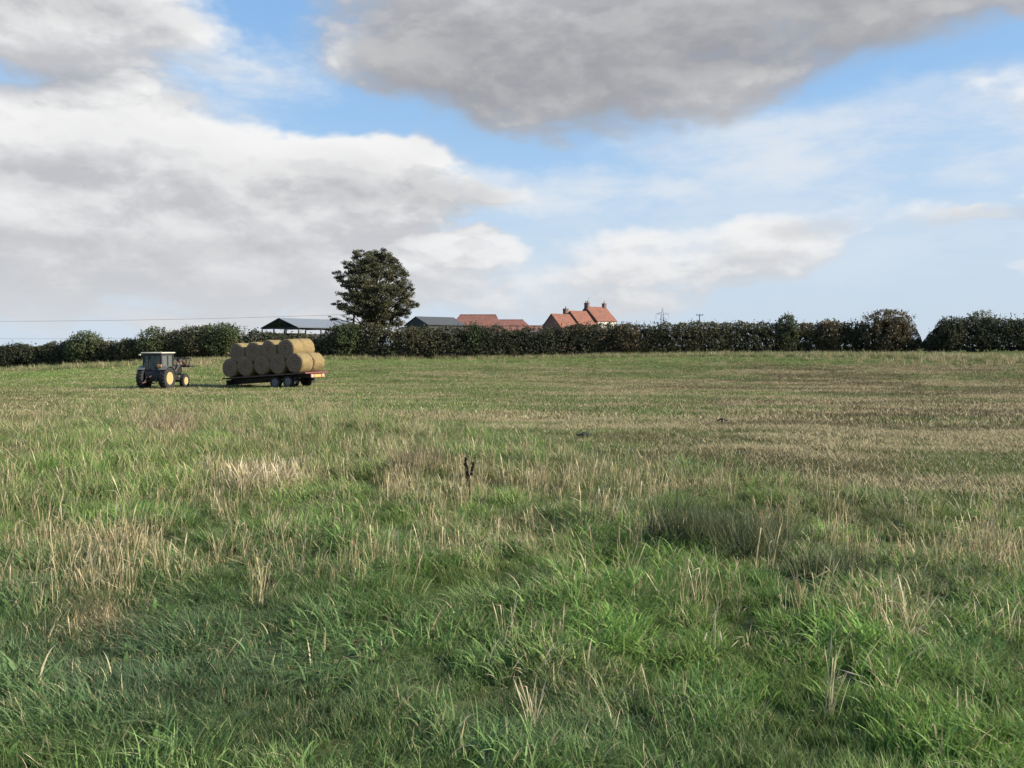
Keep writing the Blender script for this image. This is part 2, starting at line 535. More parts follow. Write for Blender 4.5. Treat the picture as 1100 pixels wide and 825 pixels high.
P['far_short'] = [proto('far_short', blades('b', 90, .5, .05, .17, .024, .6, .9, .3, 2, .15, seed=s)) for s in (27, 28, 29)]
P['far_litter'] = [proto('far_litter', blades('b', 50, .55, .07, .22, .022, 1.0, .5, .3, 2, 1, seed=s)) for s in (30, 31)]
P['far_tall'] = [proto('far_tall', blades('b', 50, .35, .3, .75, .02, .3, .8, .3, 3, .5, seed=s)) for s in (32, 33)]
P['weed'] = [proto('weed', blades('b', 26, .12, .04, .12, .03, .9, .7, .2, 4, .1, seed=s)) for s in (34, 35)]


def fanpts(r0, r1, dens, half=.72):
    if r0 < 20:
        # near the path: wider than the view, so that a step to either side still stands in grass
        w = r1 * .75 + 5
        n = int(2 * w * (r1 + 1.5) * dens)
        x = (RNG.random(n) * 2 - 1) * w; y = RNG.random(n) * (r1 + 1.5) - 1.5
        r = np.hypot(x, y); k = (r >= r0) & (r < r1) & (np.abs(x) < .75 * np.maximum(y, 0) + 5)
        return x[k], y[k]
    n = int(half * (r1 * r1 - r0 * r0) * dens)
    r = np.sqrt(RNG.random(n) * (r1 * r1 - r0 * r0) + r0 * r0); t = (RNG.random(n) * 2 - 1) * half
    return r * np.sin(t), r * np.cos(t)


def blob(px, py, lst):
    m_ = np.zeros_like(px)
    for (a, b_, rx, ry, w_) in lst:
        m_ = np.maximum(m_, w_ * np.exp(-(((px - a) / rx) ** 2 + ((py - b_) / ry) ** 2)))
    return m_


OUT = dict(p=[], rot=[], sc=[], idx=[], tint=[], dry=[])


def emit(x, y, kinds, yaw, sc, tint, dry, zoff=0):
    n = len(x)
    if n == 0: return
    z = gz(x, y) + zoff
    OUT['p'].append(np.stack([x, y, z], -1))
    OUT['rot'].append(np.stack([RNG.normal(0, .08, n), RNG.normal(0, .08, n), yaw], -1))
    OUT['sc'].append(sc); OUT['tint'].append(tint); OUT['dry'].append(dry)
    OUT['idx'].append(np.array(kinds)[RNG.integers(0, len(kinds), n)])


C = {k: np.array(v) for k, v in dict(
    fresh=(.165, .268, .058), mid=(.13, .20, .056), blue=(.088, .148, .070), olive=(.165, .19, .064), dull=(.08, .1, .045),
    brown=(.15, .105, .06), tan=(.27, .22, .12)).items()}


def mixc(a, b_, t):
    return a * (1 - t[:, None]) + b_ * t[:, None]


TALL_X = [-300, 0, 200, 400, 520, 620, 700, 850, 1000, 1100, 1400]
TALL_Y = [445, 447, 437, 445, 470, 485, 503, 520, 548, 570, 600]


def fields(x, y):
    z = gz(x, y)
    px, py = project(x, y, z)
    tall = sstep(-14, 16, py - np.interp(px, TALL_X, TALL_Y) + 26 * (fbm(x / 1.6, y / 1.6, 40, 3) - .5))
    return px, py, tall


STRAW = [(170, 606, 190, 20, .85), (290, 505, 60, 36, 1.0), (110, 462, 150, 24, .6), (350, 458, 130, 24, .7), (440, 490, 60, 50, .55),
         (560, 560, 170, 60, .8), (930, 595, 110, 48, 1.2), (970, 655, 90, 42, 1.0), (765, 650, 40, 40, .45), (1060, 640, 60, 60, .7), (400, 560, 120, 40, .4),
         (60, 640, 60, 40, .5), (120, 660, 40, 30, .5), (1040, 560, 80, 60, .5), (430, 500, 200, 60, .3)]
BROWN = [(110, 670, 34, 22, .9), (25, 432, 50, 18, 1.0), (980, 470, 140, 26, .55), (1030, 430, 120, 20, .5), (620, 740, 60, 30, .35), (190, 455, 40, 20, .5), (440, 478, 40, 18, .5)]
BLUE = [(150, 720, 330, 110, 1.0), (600, 790, 260, 50, .6), (440, 600, 120, 30, .3)]  # bluish tint; at lower left, soft cloud shade is painted into the blade colour
FRESH = [(560, 700, 200, 40, .6), (850, 740, 220, 80, .6), (300, 540, 260, 30, .9), (330, 420, 400, 18, .1), (100, 520, 140, 35, .6), (120, 400, 150, 10, .9), (480, 386, 400, 6, .9), (700, 600, 100, 20, .8)]
RUSH = [(770, 560, 62, 34, 1.0)]


def greens(x, y, px, py):
    n1 = fbm(x / 1.1, y / 1.1, 21, 4); n2 = fbm(x / 4, y / 4, 31, 3)
    c = mixc(np.tile(C['mid'], (len(x), 1)), C['fresh'], np.clip((n1 - .42) * 3 + blob(px, py, FRESH), 0, 1))
    c = mixc(c, C['olive'], np.clip((n2 - .5) * 2.4, 0, .7))
    c = mixc(c, C['blue'], np.clip(blob(px, py, BLUE) * (.55 + n1 * .6), 0, .95))
    c = mixc(c, C['brown'], np.clip(blob(px, py, BROWN) * (n1 + .2), 0, .85))
    return c * RNG.uniform(.8, 1.22, (len(x), 1))


def band(r0, r1, dens, near):
    x, y = fanpts(r0, r1, dens)
    px, py, tall = fields(x, y)
    keep = ((px > -260) & (px < 1360)) | (np.hypot(x, y) < 26)
    x, y, px, py, tall = (a[keep] for a in (x, y, px, py, tall))
    n1 = fbm(x / .55, y / .55, 60, 3); flow = fbm(x / 1.4, y / 1.4, 70, 2) * 9.0 + .6
    lay = np.clip(fbm(x / 1.7, y / 1.7, 80, 2) + .55 * blob(px, py, [(420, 770, 170, 60, 1), (170, 790, 160, 50, .6)]), 0, 1.4)
    tint = greens(x, y, px, py)
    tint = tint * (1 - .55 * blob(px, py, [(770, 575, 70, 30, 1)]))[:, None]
    t = RNG.random(len(x)) < tall
    straw = np.clip(blob(px, py, STRAW) * .95 + .05 * sstep(680, 580, py) + .01, 0, 1)
    hgt = .48 + 1.0 * np.clip((n1 - .3) * 2.0, 0, 1)
    tint = tint * (.72 + .62 * np.clip((n1 - .25) * 2, 0, 1))[:, None]
    yaw = flow + RNG.normal(0, .6, len(x))
    dryn = np.clip(.02 + straw * .2 + .5 * blob(px, py, BROWN), 0, .7)
    # tall grass
    br = t & (RNG.random(len(x)) < np.clip(blob(px, py, [(590, 690, 130, 45, .8), (860, 700, 260, 90, .55), (320, 550, 250, 30, .5)]) + .12, 0, 1)) if near else t & False
    laid = t & ~br & (lay > .72) if near else t & False
    lean = t & ~br & ~laid & (lay > .45)
    up = t & ~br & ~laid & ~lean
    if near:
        sel = RNG.random(len(x)) < .6
        emit(x[sel], y[sel], P['near_up'], RNG.random(sel.sum()) * 6.28, np.full(sel.sum(), .7), tint[sel], dryn[sel])
    for mask, kind in ((br, 'near_broad'), (laid, 'near_laid'), (lean, 'near_lean' if near else 'mid_lean'), (up, 'near_up' if near else 'mid_up')):
        emit(x[mask], y[mask], P[kind], yaw[mask], hgt[mask] * RNG.uniform(.85, 1.15, mask.sum()), tint[mask], dryn[mask])
    return


def mown(r0, r1, dens, kinds, lit, litdens):
    x, y = fanpts(r0, r1, dens)
    px, py, tall = fields(x, y)
    keep = (((px > -260) & (px < 1360)) | (np.hypot(x, y) < 26)) & (RNG.random(len(x)) > tall * .9)
    x, y, px, py, tall = (a[keep] for a in (x, y, px, py, tall))
    streak = fbm(x / 6 + y / 14, y / 2.0 + x / 30, 90, 4)
    patch = fbm(x / 6, y / 4, 95, 3)
    right = sstep(500, 950, px) * sstep(385, 400, py)
    dr = np.clip((streak - .44) * 3.6 + (patch - .5) * 1.4 + .24 * right - .02, .03, .85)
    dr = dr * (1 - .85 * sstep(400, 386, py)) * (1 - .75 * blob(px, py, [(60, 400, 200, 14, 1), (20, 425, 1, 1, 0)]))
    tint = greens(x, y, px, py)
    tint = mixc(tint, C['olive'], np.full(len(x), .55))
    tint = mixc(tint, C['fresh'] * .95, .8 * blob(px, py, [(90, 400, 260, 12, 1), (480, 388, 500, 6, .8)]))
    tint = tint * np.clip(.55 + .9 * fbm(x / 1.8, y / 1.1, 97, 4), .6, 1.35)[:, None]
    tint = tint * (1 - .22 * right)[:, None]
    tint = mixc(tint, C['brown'] * .8, np.clip(1.0 * right * (patch - .36) * 5, 0, .85))
    emit(x, y, kinds, RNG.random(len(x)) * 6.28, RNG.uniform(.75, 1.3, len(x)), tint, dr * .75)
    n = int(len(x) * litdens); s = RNG.choice(len(x), n, replace=False)
    s = s[RNG.random(n) < np.clip(dr[s] * 1.7, .03, 1)]
    emit(x[s] + RNG.normal(0, .05, len(s)), y[s], lit, RNG.random(len(s)) * 6.28, RNG.uniform(.7, 1.2, len(s)), tint[s], dr[s])


band(.0, 6.5, 125, True)
band(6.5, 11, 70, True)
band(11, 26, 20, False)
band(26, 48, 9, False)
mown(7, 26, 26, P['short'], P['litter'], .65)
mown(26, 60, 7, P['far_short'], P['far_litter'], .6)
mown(60, 100, 5, P['far_short'], P['far_litter'], .6)

# dry stalks standing above the grass
for (r0, r1, dens, kinds) in ((1.6, 9, 14, 'stalks_few'), (6, 14, 25, 'stalks'), (14, 45, 5.5, 'stalks')):
    x, y = fanpts(r0, r1, dens)
    px, py, tall = fields(x, y)
    cl = fbm(x / .55, y / .55, 120, 3)
    s = blob(px, py, STRAW) * (1.15 if r0 > 5 else .8) + .1 * sstep(680, 580, py)
    s = s * (1 - .9 * blob(px, py, [(765, 560, 85, 45, 1)]))
    keep = RNG.random(len(x)) < tall * np.clip((s + .05) * np.clip((cl - .42) * 9, 0.02, 2.2), 0, 1) * (((px > -250) & (px < 1350)) | (np.hypot(x, y) < 26))
    x, y = x[keep], y[keep]
    emit(x, y, P[kinds], RNG.random(len(x)) * 6.28, RNG.uniform(.65, 1.12, len(x)) * (1.1 if r0 < 14 else 1.2), np.tile(C['tan'], (len(x), 1)), np.full(len(x), .9))
# lone pale stalks sprinkled on the mown part
x, y = fanpts(8, 45, 1.2); px, py, tall = fields(x, y)
k = (tall < .5) & (RNG.random(len(x)) < .5)
emit(x[k], y[k], P['stalks_few'], RNG.random(k.sum()) * 6.28, RNG.uniform(.4, .8, k.sum()), np.tile(C['tan'], (k.sum(), 1)), np.full(k.sum(), .9))
# rough tan grass along the foot of the hedge, right side and beside the loaded trailer
x, y = fanpts(70, 97, 2.0); px, py, _ = fields(x, y)
w_ = np.clip(blob(px, py, [(1040, 383, 110, 7, 1.0), (1160, 383, 90, 9, 1.0), (235, 389, 60, 8, .5)]) + .02 * (py < 392), 0, 1) * (fbm(x / 2.5, y / 2.5, 130, 3) > .38)
k = RNG.random(len(x)) < w_
emit(x[k], y[k], P['far_tall'], RNG.random(k.sum()) * 6.28, RNG.uniform(.7, 1.3, k.sum()), mixc(np.tile(C['olive'], (k.sum(), 1)), C['tan'], RNG.random(k.sum())), np.full(k.sum(), .35))
x, y = fanpts(93, 98, 5, .75); px, py, _ = fields(x, y)
emit(x, y, P['far_tall'], RNG.random(len(x)) * 6.28, RNG.uniform(.5, 1.2, len(x)), C['mid'] * RNG.uniform(.7, 1.1, (len(x), 1)), np.full(len(x), .0))
# broad-leaved weeds low in the near grass
x, y = fanpts(2.5, 8, .7)
emit(x, y, P['weed'], RNG.random(len(x)) * 6.28, RNG.uniform(.7, 1.3, len(x)), np.tile(np.array((.1, .18, .045)), (len(x), 1)), np.full(len(x), .05), .06)

pos = np.concatenate(OUT['p']); ninst = len(pos)
me = bpy.data.meshes.new('grass')
me.vertices.add(ninst); me.vertices.foreach_set('co', pos.astype(np.float32).ravel())
for nm, ty, arr, fld in (('rot', 'FLOAT_VECTOR', np.concatenate(OUT['rot']), 'vector'), ('sc', 'FLOAT', np.concatenate(OUT['sc']), 'value'),
                         ('tint', 'FLOAT_VECTOR', np.concatenate(OUT['tint']), 'vector'), ('dryness', 'FLOAT', np.concatenate(OUT['dry']), 'value')):
    a = me.attributes.new(nm, ty, 'POINT'); a.data.foreach_set(fld, arr.astype(np.float32).ravel())
a = me.attributes.new('pick', 'INT', 'POINT'); a.data.foreach_set('value', np.concatenate(OUT['idx']).astype(np.int32))
grass = bpy.data.objects.new('grass', me); COL.objects.link(grass)
grass['kind'] = 'stuff'
tag(grass, 'rough green field grass mixed with dry pale stalks and mown strips', 'grass')
ng = bpy.data.node_groups.new('scatter_grass', 'GeometryNodeTree')
ng.interface.new_socket('Geometry', in_out='INPUT', socket_type='NodeSocketGeometry')
ng.interface.new_socket('Geometry', in_out='OUTPUT', socket_type='NodeSocketGeometry')
gi, go = ng.nodes.new('NodeGroupInput'), ng.nodes.new('NodeGroupOutput')
ci = ng.nodes.new('GeometryNodeCollectionInfo'); ci.inputs['Collection'].default_value = PROTO
ci.inputs['Separate Children'].default_value = True; ci.inputs['Reset Children'].default_value = True
ip = ng.nodes.new('GeometryNodeInstanceOnPoints'); ip.inputs['Pick Instance'].default_value = True


def nat(nm, ty):
    n = ng.nodes.new('GeometryNodeInputNamedAttribute'); n.data_type = ty; n.inputs['Name'].default_value = nm
    return n.outputs['Attribute']


GL = ng.links.new
GL(gi.outputs[0], ip.inputs['Points']); GL(ci.outputs[0], ip.inputs['Instance'])
GL(nat('pick', 'INT'), ip.inputs['Instance Index'])
er = ng.nodes.new('FunctionNodeEulerToRotation'); GL(nat('rot', 'FLOAT_VECTOR'), er.inputs[0]); GL(er.outputs[0], ip.inputs['Rotation'])
GL(nat('sc', 'FLOAT'), ip.inputs['Scale'])
GL(ip.outputs[0], go.inputs[0])
md = grass.modifiers.new('scatter', 'NODES'); md.node_group = ng
print('grass tufts', ninst)


# ------------------------------------------------------------------ single plants that stand out in the field
def plant_mat(name, c0, c1):
    return leaf_mat(name, c0, tuple((a + b_) / 2 for a, b_ in zip(c0, c1)), c1, .3, .7, 3)


M['rush'] = plant_mat('rush_stems', (.022, .034, .012), (.2, .21, .085))
M['straw'] = plant_mat('dry_stalks', (.38, .29, .16), (.78, .66, .42))
M['straw_dull'] = plant_mat('dull_dry_stalks', (.17, .12, .065), (.42, .35, .2))
M['dock'] = plant_mat('dock_seed', (.035, .018, .012), (.09, .045, .03))


def clump(name, px, py, parts, m, label, cat, group=None):
    p = ground_at(px, py)
    V, Fq, A = merge(*parts)
    o = mesh_np(name, V, Fq, m, A)
    o.location = p - Vector((0, 0, .02))
    return tag(o, label, cat, group)


clump('rush_clump', 735, 588, [blades('b', 900, .36, .25, .66, .0065, .3, .5, .1, 4, seed=201)], M['rush'], 'tall dark rush clump left of the bushier pale-tipped clump in mid field', 'rush')
clump('rush_clump', 795, 596, [blades('b', 1200, .48, .25, .62, .0075, .42, .6, .1, 4, seed=202)], M['rush'], 'wide bushy rush clump with pale tips in mid field', 'rush')
clump('rush_clump', 895, 622, [blades('b', 420, .3, .2, .42, .006, .4, .6, .1, 4, seed=203)], M['rush'], 'low dark rush clump in front of the dense dry stalks on the right', 'rush')
clump('rush_clump', 446, 510, [blades('b', 500, .42, .3, .66, .010, .3, .5, .1, 4, seed=204)], M['straw_dull'], 'brownish rush clump just beyond the dark dock stem', 'rush')
clump('rush_clump', 182, 466, [blades('b', 420, .55, .35, .75, .014, .35, .6, .1, 4, seed=205)], M['straw_dull'], 'brown grass clump in the field in front of the tractor', 'dry grass')
clump('dry_grass_clump', 288, 528, [blades('b', 330, .5, .3, .62, .010, .42, .5, .1, 5, kink=.3, head=.5, seed=206)], M['straw'], 'broad pale straw clump standing in green grass left of centre', 'dry grass')
for (px, py, n, rad_, hh, ln, t0, sd, lab) in (
        (890, 776, 8, .04, .46, .8, .12, 301, 'tallest pale stalks leaning together in the right foreground'),
        (765, 705, 7, .05, .36, .2, .3, 302, 'forked pale stalks near the front right of the rush clumps'),
        (806, 706, 5, .05, .28, .2, .3, 303, 'small sheaf of pale stalks right beside the forked stalks'),
        (975, 696, 16, .12, .40, .3, .45, 304, 'loose sheaf of bent tan stalks at the right'),
        (575, 800, 9, .06, .33, .2, .3, 305, 'thin tan stalks standing in the dark grass at the bottom centre'),
        (545, 700, 8, .05, .36, .3, .18, 306, 'upright pale stalks in bright grass at the centre of the foreground'),
        (760, 770, 3, .03, .34, .3, .7, 307, 'slanting pale stalks low in the foreground'),
        (600, 700, 5, .05, .3, .2, .2, 308, 'short upright pale stalks beside the broad green blades'),
        (1075, 690, 9, .12, .4, .2, .35, 309, 'tan stalks at the right edge of the photo'),
        (100, 640, 12, .15, .42, .2, .4, 310, 'dry crossing stalks at the left edge of the tan grass row')):
    clump('dry_stalks', px, py, [blades('b', int(n * 1.6), rad_, hh * .75, hh * 1.25, .0062, t0, .25, ln, 6, kink=.35, head=.35, seed=sd), blades('c', n, rad_ * 1.3, .08, hh * .6, .008, .5, 1.2, 0, 4, seed=sd + 9)], M['straw'], lab, 'dry stalks')
# dark dock stem
p = ground_at(504, 545)
t = thing('dock_plant', p, 'single dark brown dock stem with a seed head in pale stalks', 'weed')
sb = MB(); sb.tube([(0, 0, -.03), (.01, 0, .25), (-.02, 0, .5), (-.05, 0, .62)], [.011, .010, .009, .004], 6)
sb.tube([(-.005, 0, .36), (.035, .01, .47), (.05, .01, .56)], [.006, .005, .003], 5)
sb.build('stem', M['dock'], t, True)
rg = np.random.default_rng(5)
n = 300; u = rg.random(n); br = rg.random(n) < .35
c = np.stack([np.where(br, .03 + .02 * u, -.01 - .04 * u), 0 * u, np.where(br, .4 + .16 * u, .26 + .36 * u)], -1) + rg.normal(0, .008, (n, 3))
d1 = rg.normal(0, .008, (n, 3)); d2 = rg.normal(0, .008, (n, 3))
mesh_np('seed_head', np.stack([c - d1, c - d2, c + d1, c + d2], 1).reshape(-1, 3), np.arange(4 * n).reshape(-1, 4), M['dock'], dict(v=np.repeat(rg.random(n), 4)), parent=t)
# lone tall pale stem
p = ground_at(716, 508)
o = MB().tube([(0, 0, -.03), (.01, 0, .3), (-.01, 0, .62), (-.03, 0, .8)], [.009, .007, .006, .003], 5).tube([(0, 0, .42), (.06, 0, .52)], [.004, .002], 4).tube([(0, 0, .55), (-.06, 0, .66)], [.004, .002], 4).tube([(0, 0, .3), (.05, .02, .38)], [.004, .002], 4).build('thistle_stem', M['straw'])
o.location = p; tag(o, 'lone tall pale stem standing on the mown edge above the rush clumps', 'weed')
# small black scraps on the mown grass
for (px, py, w, h, lab, sd) in ((627, 472, .17, .02, 'small black scrap in the mown grass nearest the centre', 1), (776, 455, .16, .015, 'smaller black scrap farther out on pale mown grass', 2)):
    p = ground_at(px, py); rg = random.Random(sd); mb = MB()
    nx, ny = 9, 5; vs = []
    for s_ in (0, 1):
        for i in range(nx):
            for j in range(ny):
                u, v = i / (nx - 1) * 2 - 1, j / (ny - 1) * 2 - 1
                e_ = max(0, 1 - abs(u) ** 2.5)
                vs.append((u * w, v * .1 * e_ + .03 * math.sin(5 * u), (.045 + h * (1.2 - .5 * abs(u)) * (1 - .5 * v * v) + .03 * math.sin(4 * u + sd)) - s_ * .02 + rg.uniform(0, .012)))
    fs = []
    for s_ in (0, 1):
        for i in range(nx - 1):
            for j in range(ny - 1):
                a_ = s_ * nx * ny + i * ny + j
                fs.append((a_, a_ + 1, a_ + ny + 1, a_ + ny))
    ring = [i * ny for i in range(nx)] + [(nx - 1) * ny + j for j in range(1, ny)] + [i * ny + ny - 1 for i in range(nx - 2, -1, -1)] + [j for j in range(ny - 2, 0, -1)]
    K = nx * ny
    for a_, b_ in zip(ring, ring[1:] + ring[:1]): fs.append((a_, b_, b_ + K, a_ + K))
    mb.add(vs, fs).tube([(-w * .1, 0, -.12), (-w * .05, 0, .06)], .025, 6).tube([(w * .5, 0, -.12), (w * .45, 0, .05)], .012, 6)
    o = mb.build('plastic_scrap', M['scrap']); o.location = p + Vector((0, 0, .07)); tag(o, lab, 'scrap')


# ------------------------------------------------------------------ foliage
def leaves_mesh(name, c, size, m, parent, seed=0, flat=.0):
    """one folded leaf-spray card per centre"""
    rg = np.random.default_rng(seed); n = len(c)
    a = rg.normal(0, 1, (n, 3)); a /= np.linalg.norm(a, axis=1)[:, None]
    b_ = rg.normal(0, 1, (n, 3)); b_ -= a * (a * b_).sum(1)[:, None]; b_ /= np.linalg.norm(b_, axis=1)[:, None]
    cc = np.cross(a, b_)
    s = (np.asarray(size) * rg.uniform(.55, 1.35, n))[:, None]
    V = np.stack([c - a * s, c - b_ * s * .55 + cc * s * .18, c + a * s, c + b_ * s * .55 + cc * s * .18], 1)
    return mesh_np(name, V.reshape(-1, 3), np.arange(4 * n).reshape(-1, 4), m, dict(v=np.repeat(rg.random(n), 4)), parent=parent)


def n3(p, s, seed):
    return (fbm(p[:, 0] / s + p[:, 2] * .37 / s, p[:, 1] / s + p[:, 2] * .83 / s, seed, 3) + fbm(p[:, 2] / s + 3.1, p[:, 0] / s - p[:, 1] * .3 / s, seed + 5, 3)) / 2


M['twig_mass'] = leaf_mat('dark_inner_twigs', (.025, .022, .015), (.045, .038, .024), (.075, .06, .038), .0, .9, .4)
M['hedge'] = leaf_mat('hawthorn_leaves', (.026, .034, .013), (.062, .064, .025), (.14, .105, .048), .25, .75, .12)
M['hedge_green'] = leaf_mat('elder_leaves', (.035, .05, .017), (.08, .098, .03), (.14, .15, .055), .2, .75, .4)
M['hedge_rust'] = leaf_mat('autumn_hawthorn_leaves', (.05, .042, .018), (.115, .085, .036), (.20, .135, .06), .25, .6, .5)
M['pale_leaf'] = leaf_mat('pale_thin_leaves', (.06, .07, .035), (.13, .14, .075), (.22, .22, .13), .3, .6, .8)
M['tree_leaf'] = leaf_mat('sycamore_leaves', (.026, .028, .011), (.07, .068, .026), (.17, .15, .066), .22, .55, .45)

HB_X = [-300, 0, 60, 141, 232, 400, 550, 700, 900, 1000, 1100, 1400]
HT_X = [-300, 0, 20, 45, 60, 105, 125, 140, 190, 215, 235, 262, 272, 290, 345, 356, 370, 400, 430, 450, 470, 500, 530, 560, 580, 600, 640, 680, 700, 715, 727, 745, 780, 800, 830, 870, 900, 940, 975, 985, 993, 1003, 1012, 1030, 1070, 1100, 1400]
HT_Y = [374, 372.5, 371.5, 373, 370, 366, 369, 366, 359, 355, 353, 353, 357, 360.5, 360, 353, 350, 349, 351, 353, 354, 352, 353, 354, 354, 352, 350, 349, 350, 346.5, 350, 348, 347.5, 349, 347, 349.5, 347, 345, 345, 350, 360, 354, 347, 343, 343, 342.5, 342]


def hedge_y(x):
    return 96.5 + 1.3 * np.sin(x / 17.0) + .6 * np.sin(x / 5.1)


def make_hedge(px0, px1, label, seed, m, dens=150):
    x0, x1 = (px0 - CX) * 96.5 / F, (px1 - CX) * 96.5 / F
    t = thing('hedge', (0, 0, 0), label, 'hedge')
    xm = (x0 + x1) / 2; org = np.array((xm, float(hedge_y(xm)), gzf(xm, hedge_y(xm))))
    t.location = org
    rg = np.random.default_rng(seed)
    Lh = x1 - x0; n = int(Lh * 4.2 * 2.6 * dens)
    x = x0 + Lh * rg.random(n); yc = hedge_y(x); g0 = gz(x, yc)
    px = CX + F * x / yc
    top = (HOR - np.interp(px, HT_X, HT_Y)) * yc / F + CAMZ - g0
    top = top + 1.15 * (fbm(x / 1.8, x * 0 + .5, seed, 3) - .5) + .45 * (fbm(x / .45, x * 0 + 7.5, seed, 2) - .5)
    # cross-section: shell biased toward the outside
    v = rg.random(n); a = rg.random(n) * math.pi; rr = 1 - .45 * rg.random(n) ** 1.5
    inner = rg.random(n) < .15
    rr = np.where(inner, rg.random(n), rr)
    yy = np.cos(a) * 1.45 * rr; zz = np.abs(np.sin(a)) ** .55 * rr
    endt = np.minimum(np.clip((x - x0) / 1.6, 0, 1), np.clip((x1 - x) / 1.6, 0, 1)) ** .5
    yy = yy * (.4 + .6 * endt) * (1 + .35 * (fbm(x / 2.2, zz * 2, seed + 3, 2) - .5))
    zz = zz * (top * (.35 + .65 * endt)) + .12
    p = np.stack([x, yc + yy, g0 + zz], -1)
    k = n3(p, .62, seed + 9) > .40 - .12 * inner
    k &= ~((zz < .5) & (rg.random(n) < .45))
    p = p[k]
    # a few sprays that stick up out of the top
    ns = int(Lh * 6); xs = x0 + Lh * rg.random(ns); ys = hedge_y(xs) + rg.normal(0, .5, ns); gs = gz(xs, ys)
    ts = (HOR - np.interp(CX + F * xs / ys, HT_X, HT_Y)) * ys / F + CAMZ
    reps = 7; hh = rg.random((ns, reps)) * rg.uniform(.2, .95, ns)[:, None]
    sp_ = np.stack([(xs[:, None] + rg.normal(0, .06, (ns, reps)) + hh * rg.normal(0, .3, ns)[:, None]), (ys[:, None] + 0 * hh), (ts[:, None] - .25 + hh)], -1).reshape(-1, 3)
    e_ok = np.repeat((xs > x0 + 1) & (xs < x1 - 1), reps)
    p = np.concatenate([p, sp_[e_ok]])
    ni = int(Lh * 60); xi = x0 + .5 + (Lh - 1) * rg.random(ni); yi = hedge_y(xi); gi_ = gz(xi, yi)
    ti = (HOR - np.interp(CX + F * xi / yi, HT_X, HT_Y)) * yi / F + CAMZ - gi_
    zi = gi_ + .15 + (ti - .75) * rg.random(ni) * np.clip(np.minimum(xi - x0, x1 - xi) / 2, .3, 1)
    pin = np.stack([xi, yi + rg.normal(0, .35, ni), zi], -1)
    leaves_mesh('foliage', p - org, .105, m, t, seed)
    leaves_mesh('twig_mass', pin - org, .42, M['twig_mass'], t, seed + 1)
    mb = MB(); rs = random.Random(seed)
    for i in range(int(Lh / .75)):
        xx = x0 + .6 + i * .75 + rs.uniform(-.4, .4)
        if xx > x1 - .4: break
        yy = float(hedge_y(xx)) + rs.uniform(-.5, .3); zz = gzf(xx, yy)
        for q_ in range(2):
            dx_, dy_ = rs.uniform(-.7, .7), rs.uniform(-.6, .6)
            mb.tube([(xx - org[0], yy - org[1], zz - .1 - org[2]), (xx + dx_ * .4 - org[0], yy + dy_ * .4 - org[1], zz + .9 - org[2]), (xx + dx_ - org[0], yy + dy_ - org[1], zz + 2.2 - org[2])], [.06, .045, .02], 5, False)
    mb.build('branches', M['twig'], t)
    return t


make_hedge(-150, 266, 'dark hedge descending to the left edge behind the tractor', 401, M['hedge'])
make_hedge(262, 989, 'long dark hedge crossing the middle of the view in front of the farm', 402, M['hedge'])
make_hedge(992, 1260, 'dark hedge at the right beyond the notch of open sky', 403, M['hedge'])


def bush(px, top, w, base_y, label, m, seed, dy=-.4, dens=1.0, name='hedgerow_bush', skew=0):
    y = float(hedge_y((px - CX) * 96.5 / F)) + dy; x = (px - CX) * y / F; g0 = gzf(x, y)
    H = (HOR - top) * y / F + CAMZ - g0; Wd = w * y / F / 2
    t = thing(name, (x, y, g0), label, 'bush', group='bushes standing above the hedge line')
    rg = np.random.default_rng(seed)
    n = int(4600 * dens * Wd * H / 6)
    d = rg.normal(0, 1, (n, 3)); d /= np.linalg.norm(d, axis=1)[:, None]
    rr = rg.random(n) ** .45
    lump = 1 + .5 * (n3(d * 2.0 + 7 + seed, .8, seed) - .5)
    p = d * rr[:, None] * lump[:, None] * np.array((Wd, min(Wd, 1.9), H * .5)) + np.array((0, 0, H * .52))
    p[:, 0] *= 1.1 - .25 * (p[:, 2] / H)
    p[:, 2] = np.maximum(p[:, 2], .15)
    k = n3(p + seed, .55, seed + 2) > .43
    p = p[k]
    # upright sprays
    ns = int(22 * Wd); a = rg.random(ns) * 6.28; r_ = Wd * .75 * np.sqrt(rg.random(ns))
    hs = rg.random((ns, 9)) * rg.uniform(.35, 1.0, ns)[:, None]
    zt = H * (.52 + .46 * np.sqrt(np.maximum(0, 1 - (r_ / Wd) ** 2)))
    sp_ = np.stack([(r_ * np.cos(a))[:, None] * (1 + .25 * hs) + rg.normal(0, .05, hs.shape), (r_ * np.sin(a))[:, None] + 0 * hs, zt[:, None] - .35 + hs * .8], -1).reshape(-1, 3)
    p = np.concatenate([p, sp_])
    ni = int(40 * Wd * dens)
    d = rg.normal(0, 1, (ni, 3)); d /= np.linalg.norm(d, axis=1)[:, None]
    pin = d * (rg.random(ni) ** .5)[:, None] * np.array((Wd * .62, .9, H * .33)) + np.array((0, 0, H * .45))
    leaves_mesh('foliage', p, .1, m, t, seed)
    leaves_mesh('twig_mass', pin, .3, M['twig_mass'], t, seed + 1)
    mb = MB(); rs = random.Random(seed)
    for q_ in range(7):
        a_, r2 = rs.uniform(0, 6.28), rs.uniform(.2, .7) * Wd
        mb.tube([(rs.uniform(-.15, .15), rs.uniform(-.1, .1), -.1), (math.cos(a_) * r2 * .4, math.sin(a_) * r2 * .3, H * .35), (math.cos(a_) * r2, math.sin(a_) * r2 * .6, H * .82)], [.09, .06, .015], 6, False)
    mb.build('branches', M['twig'], t)
    return t


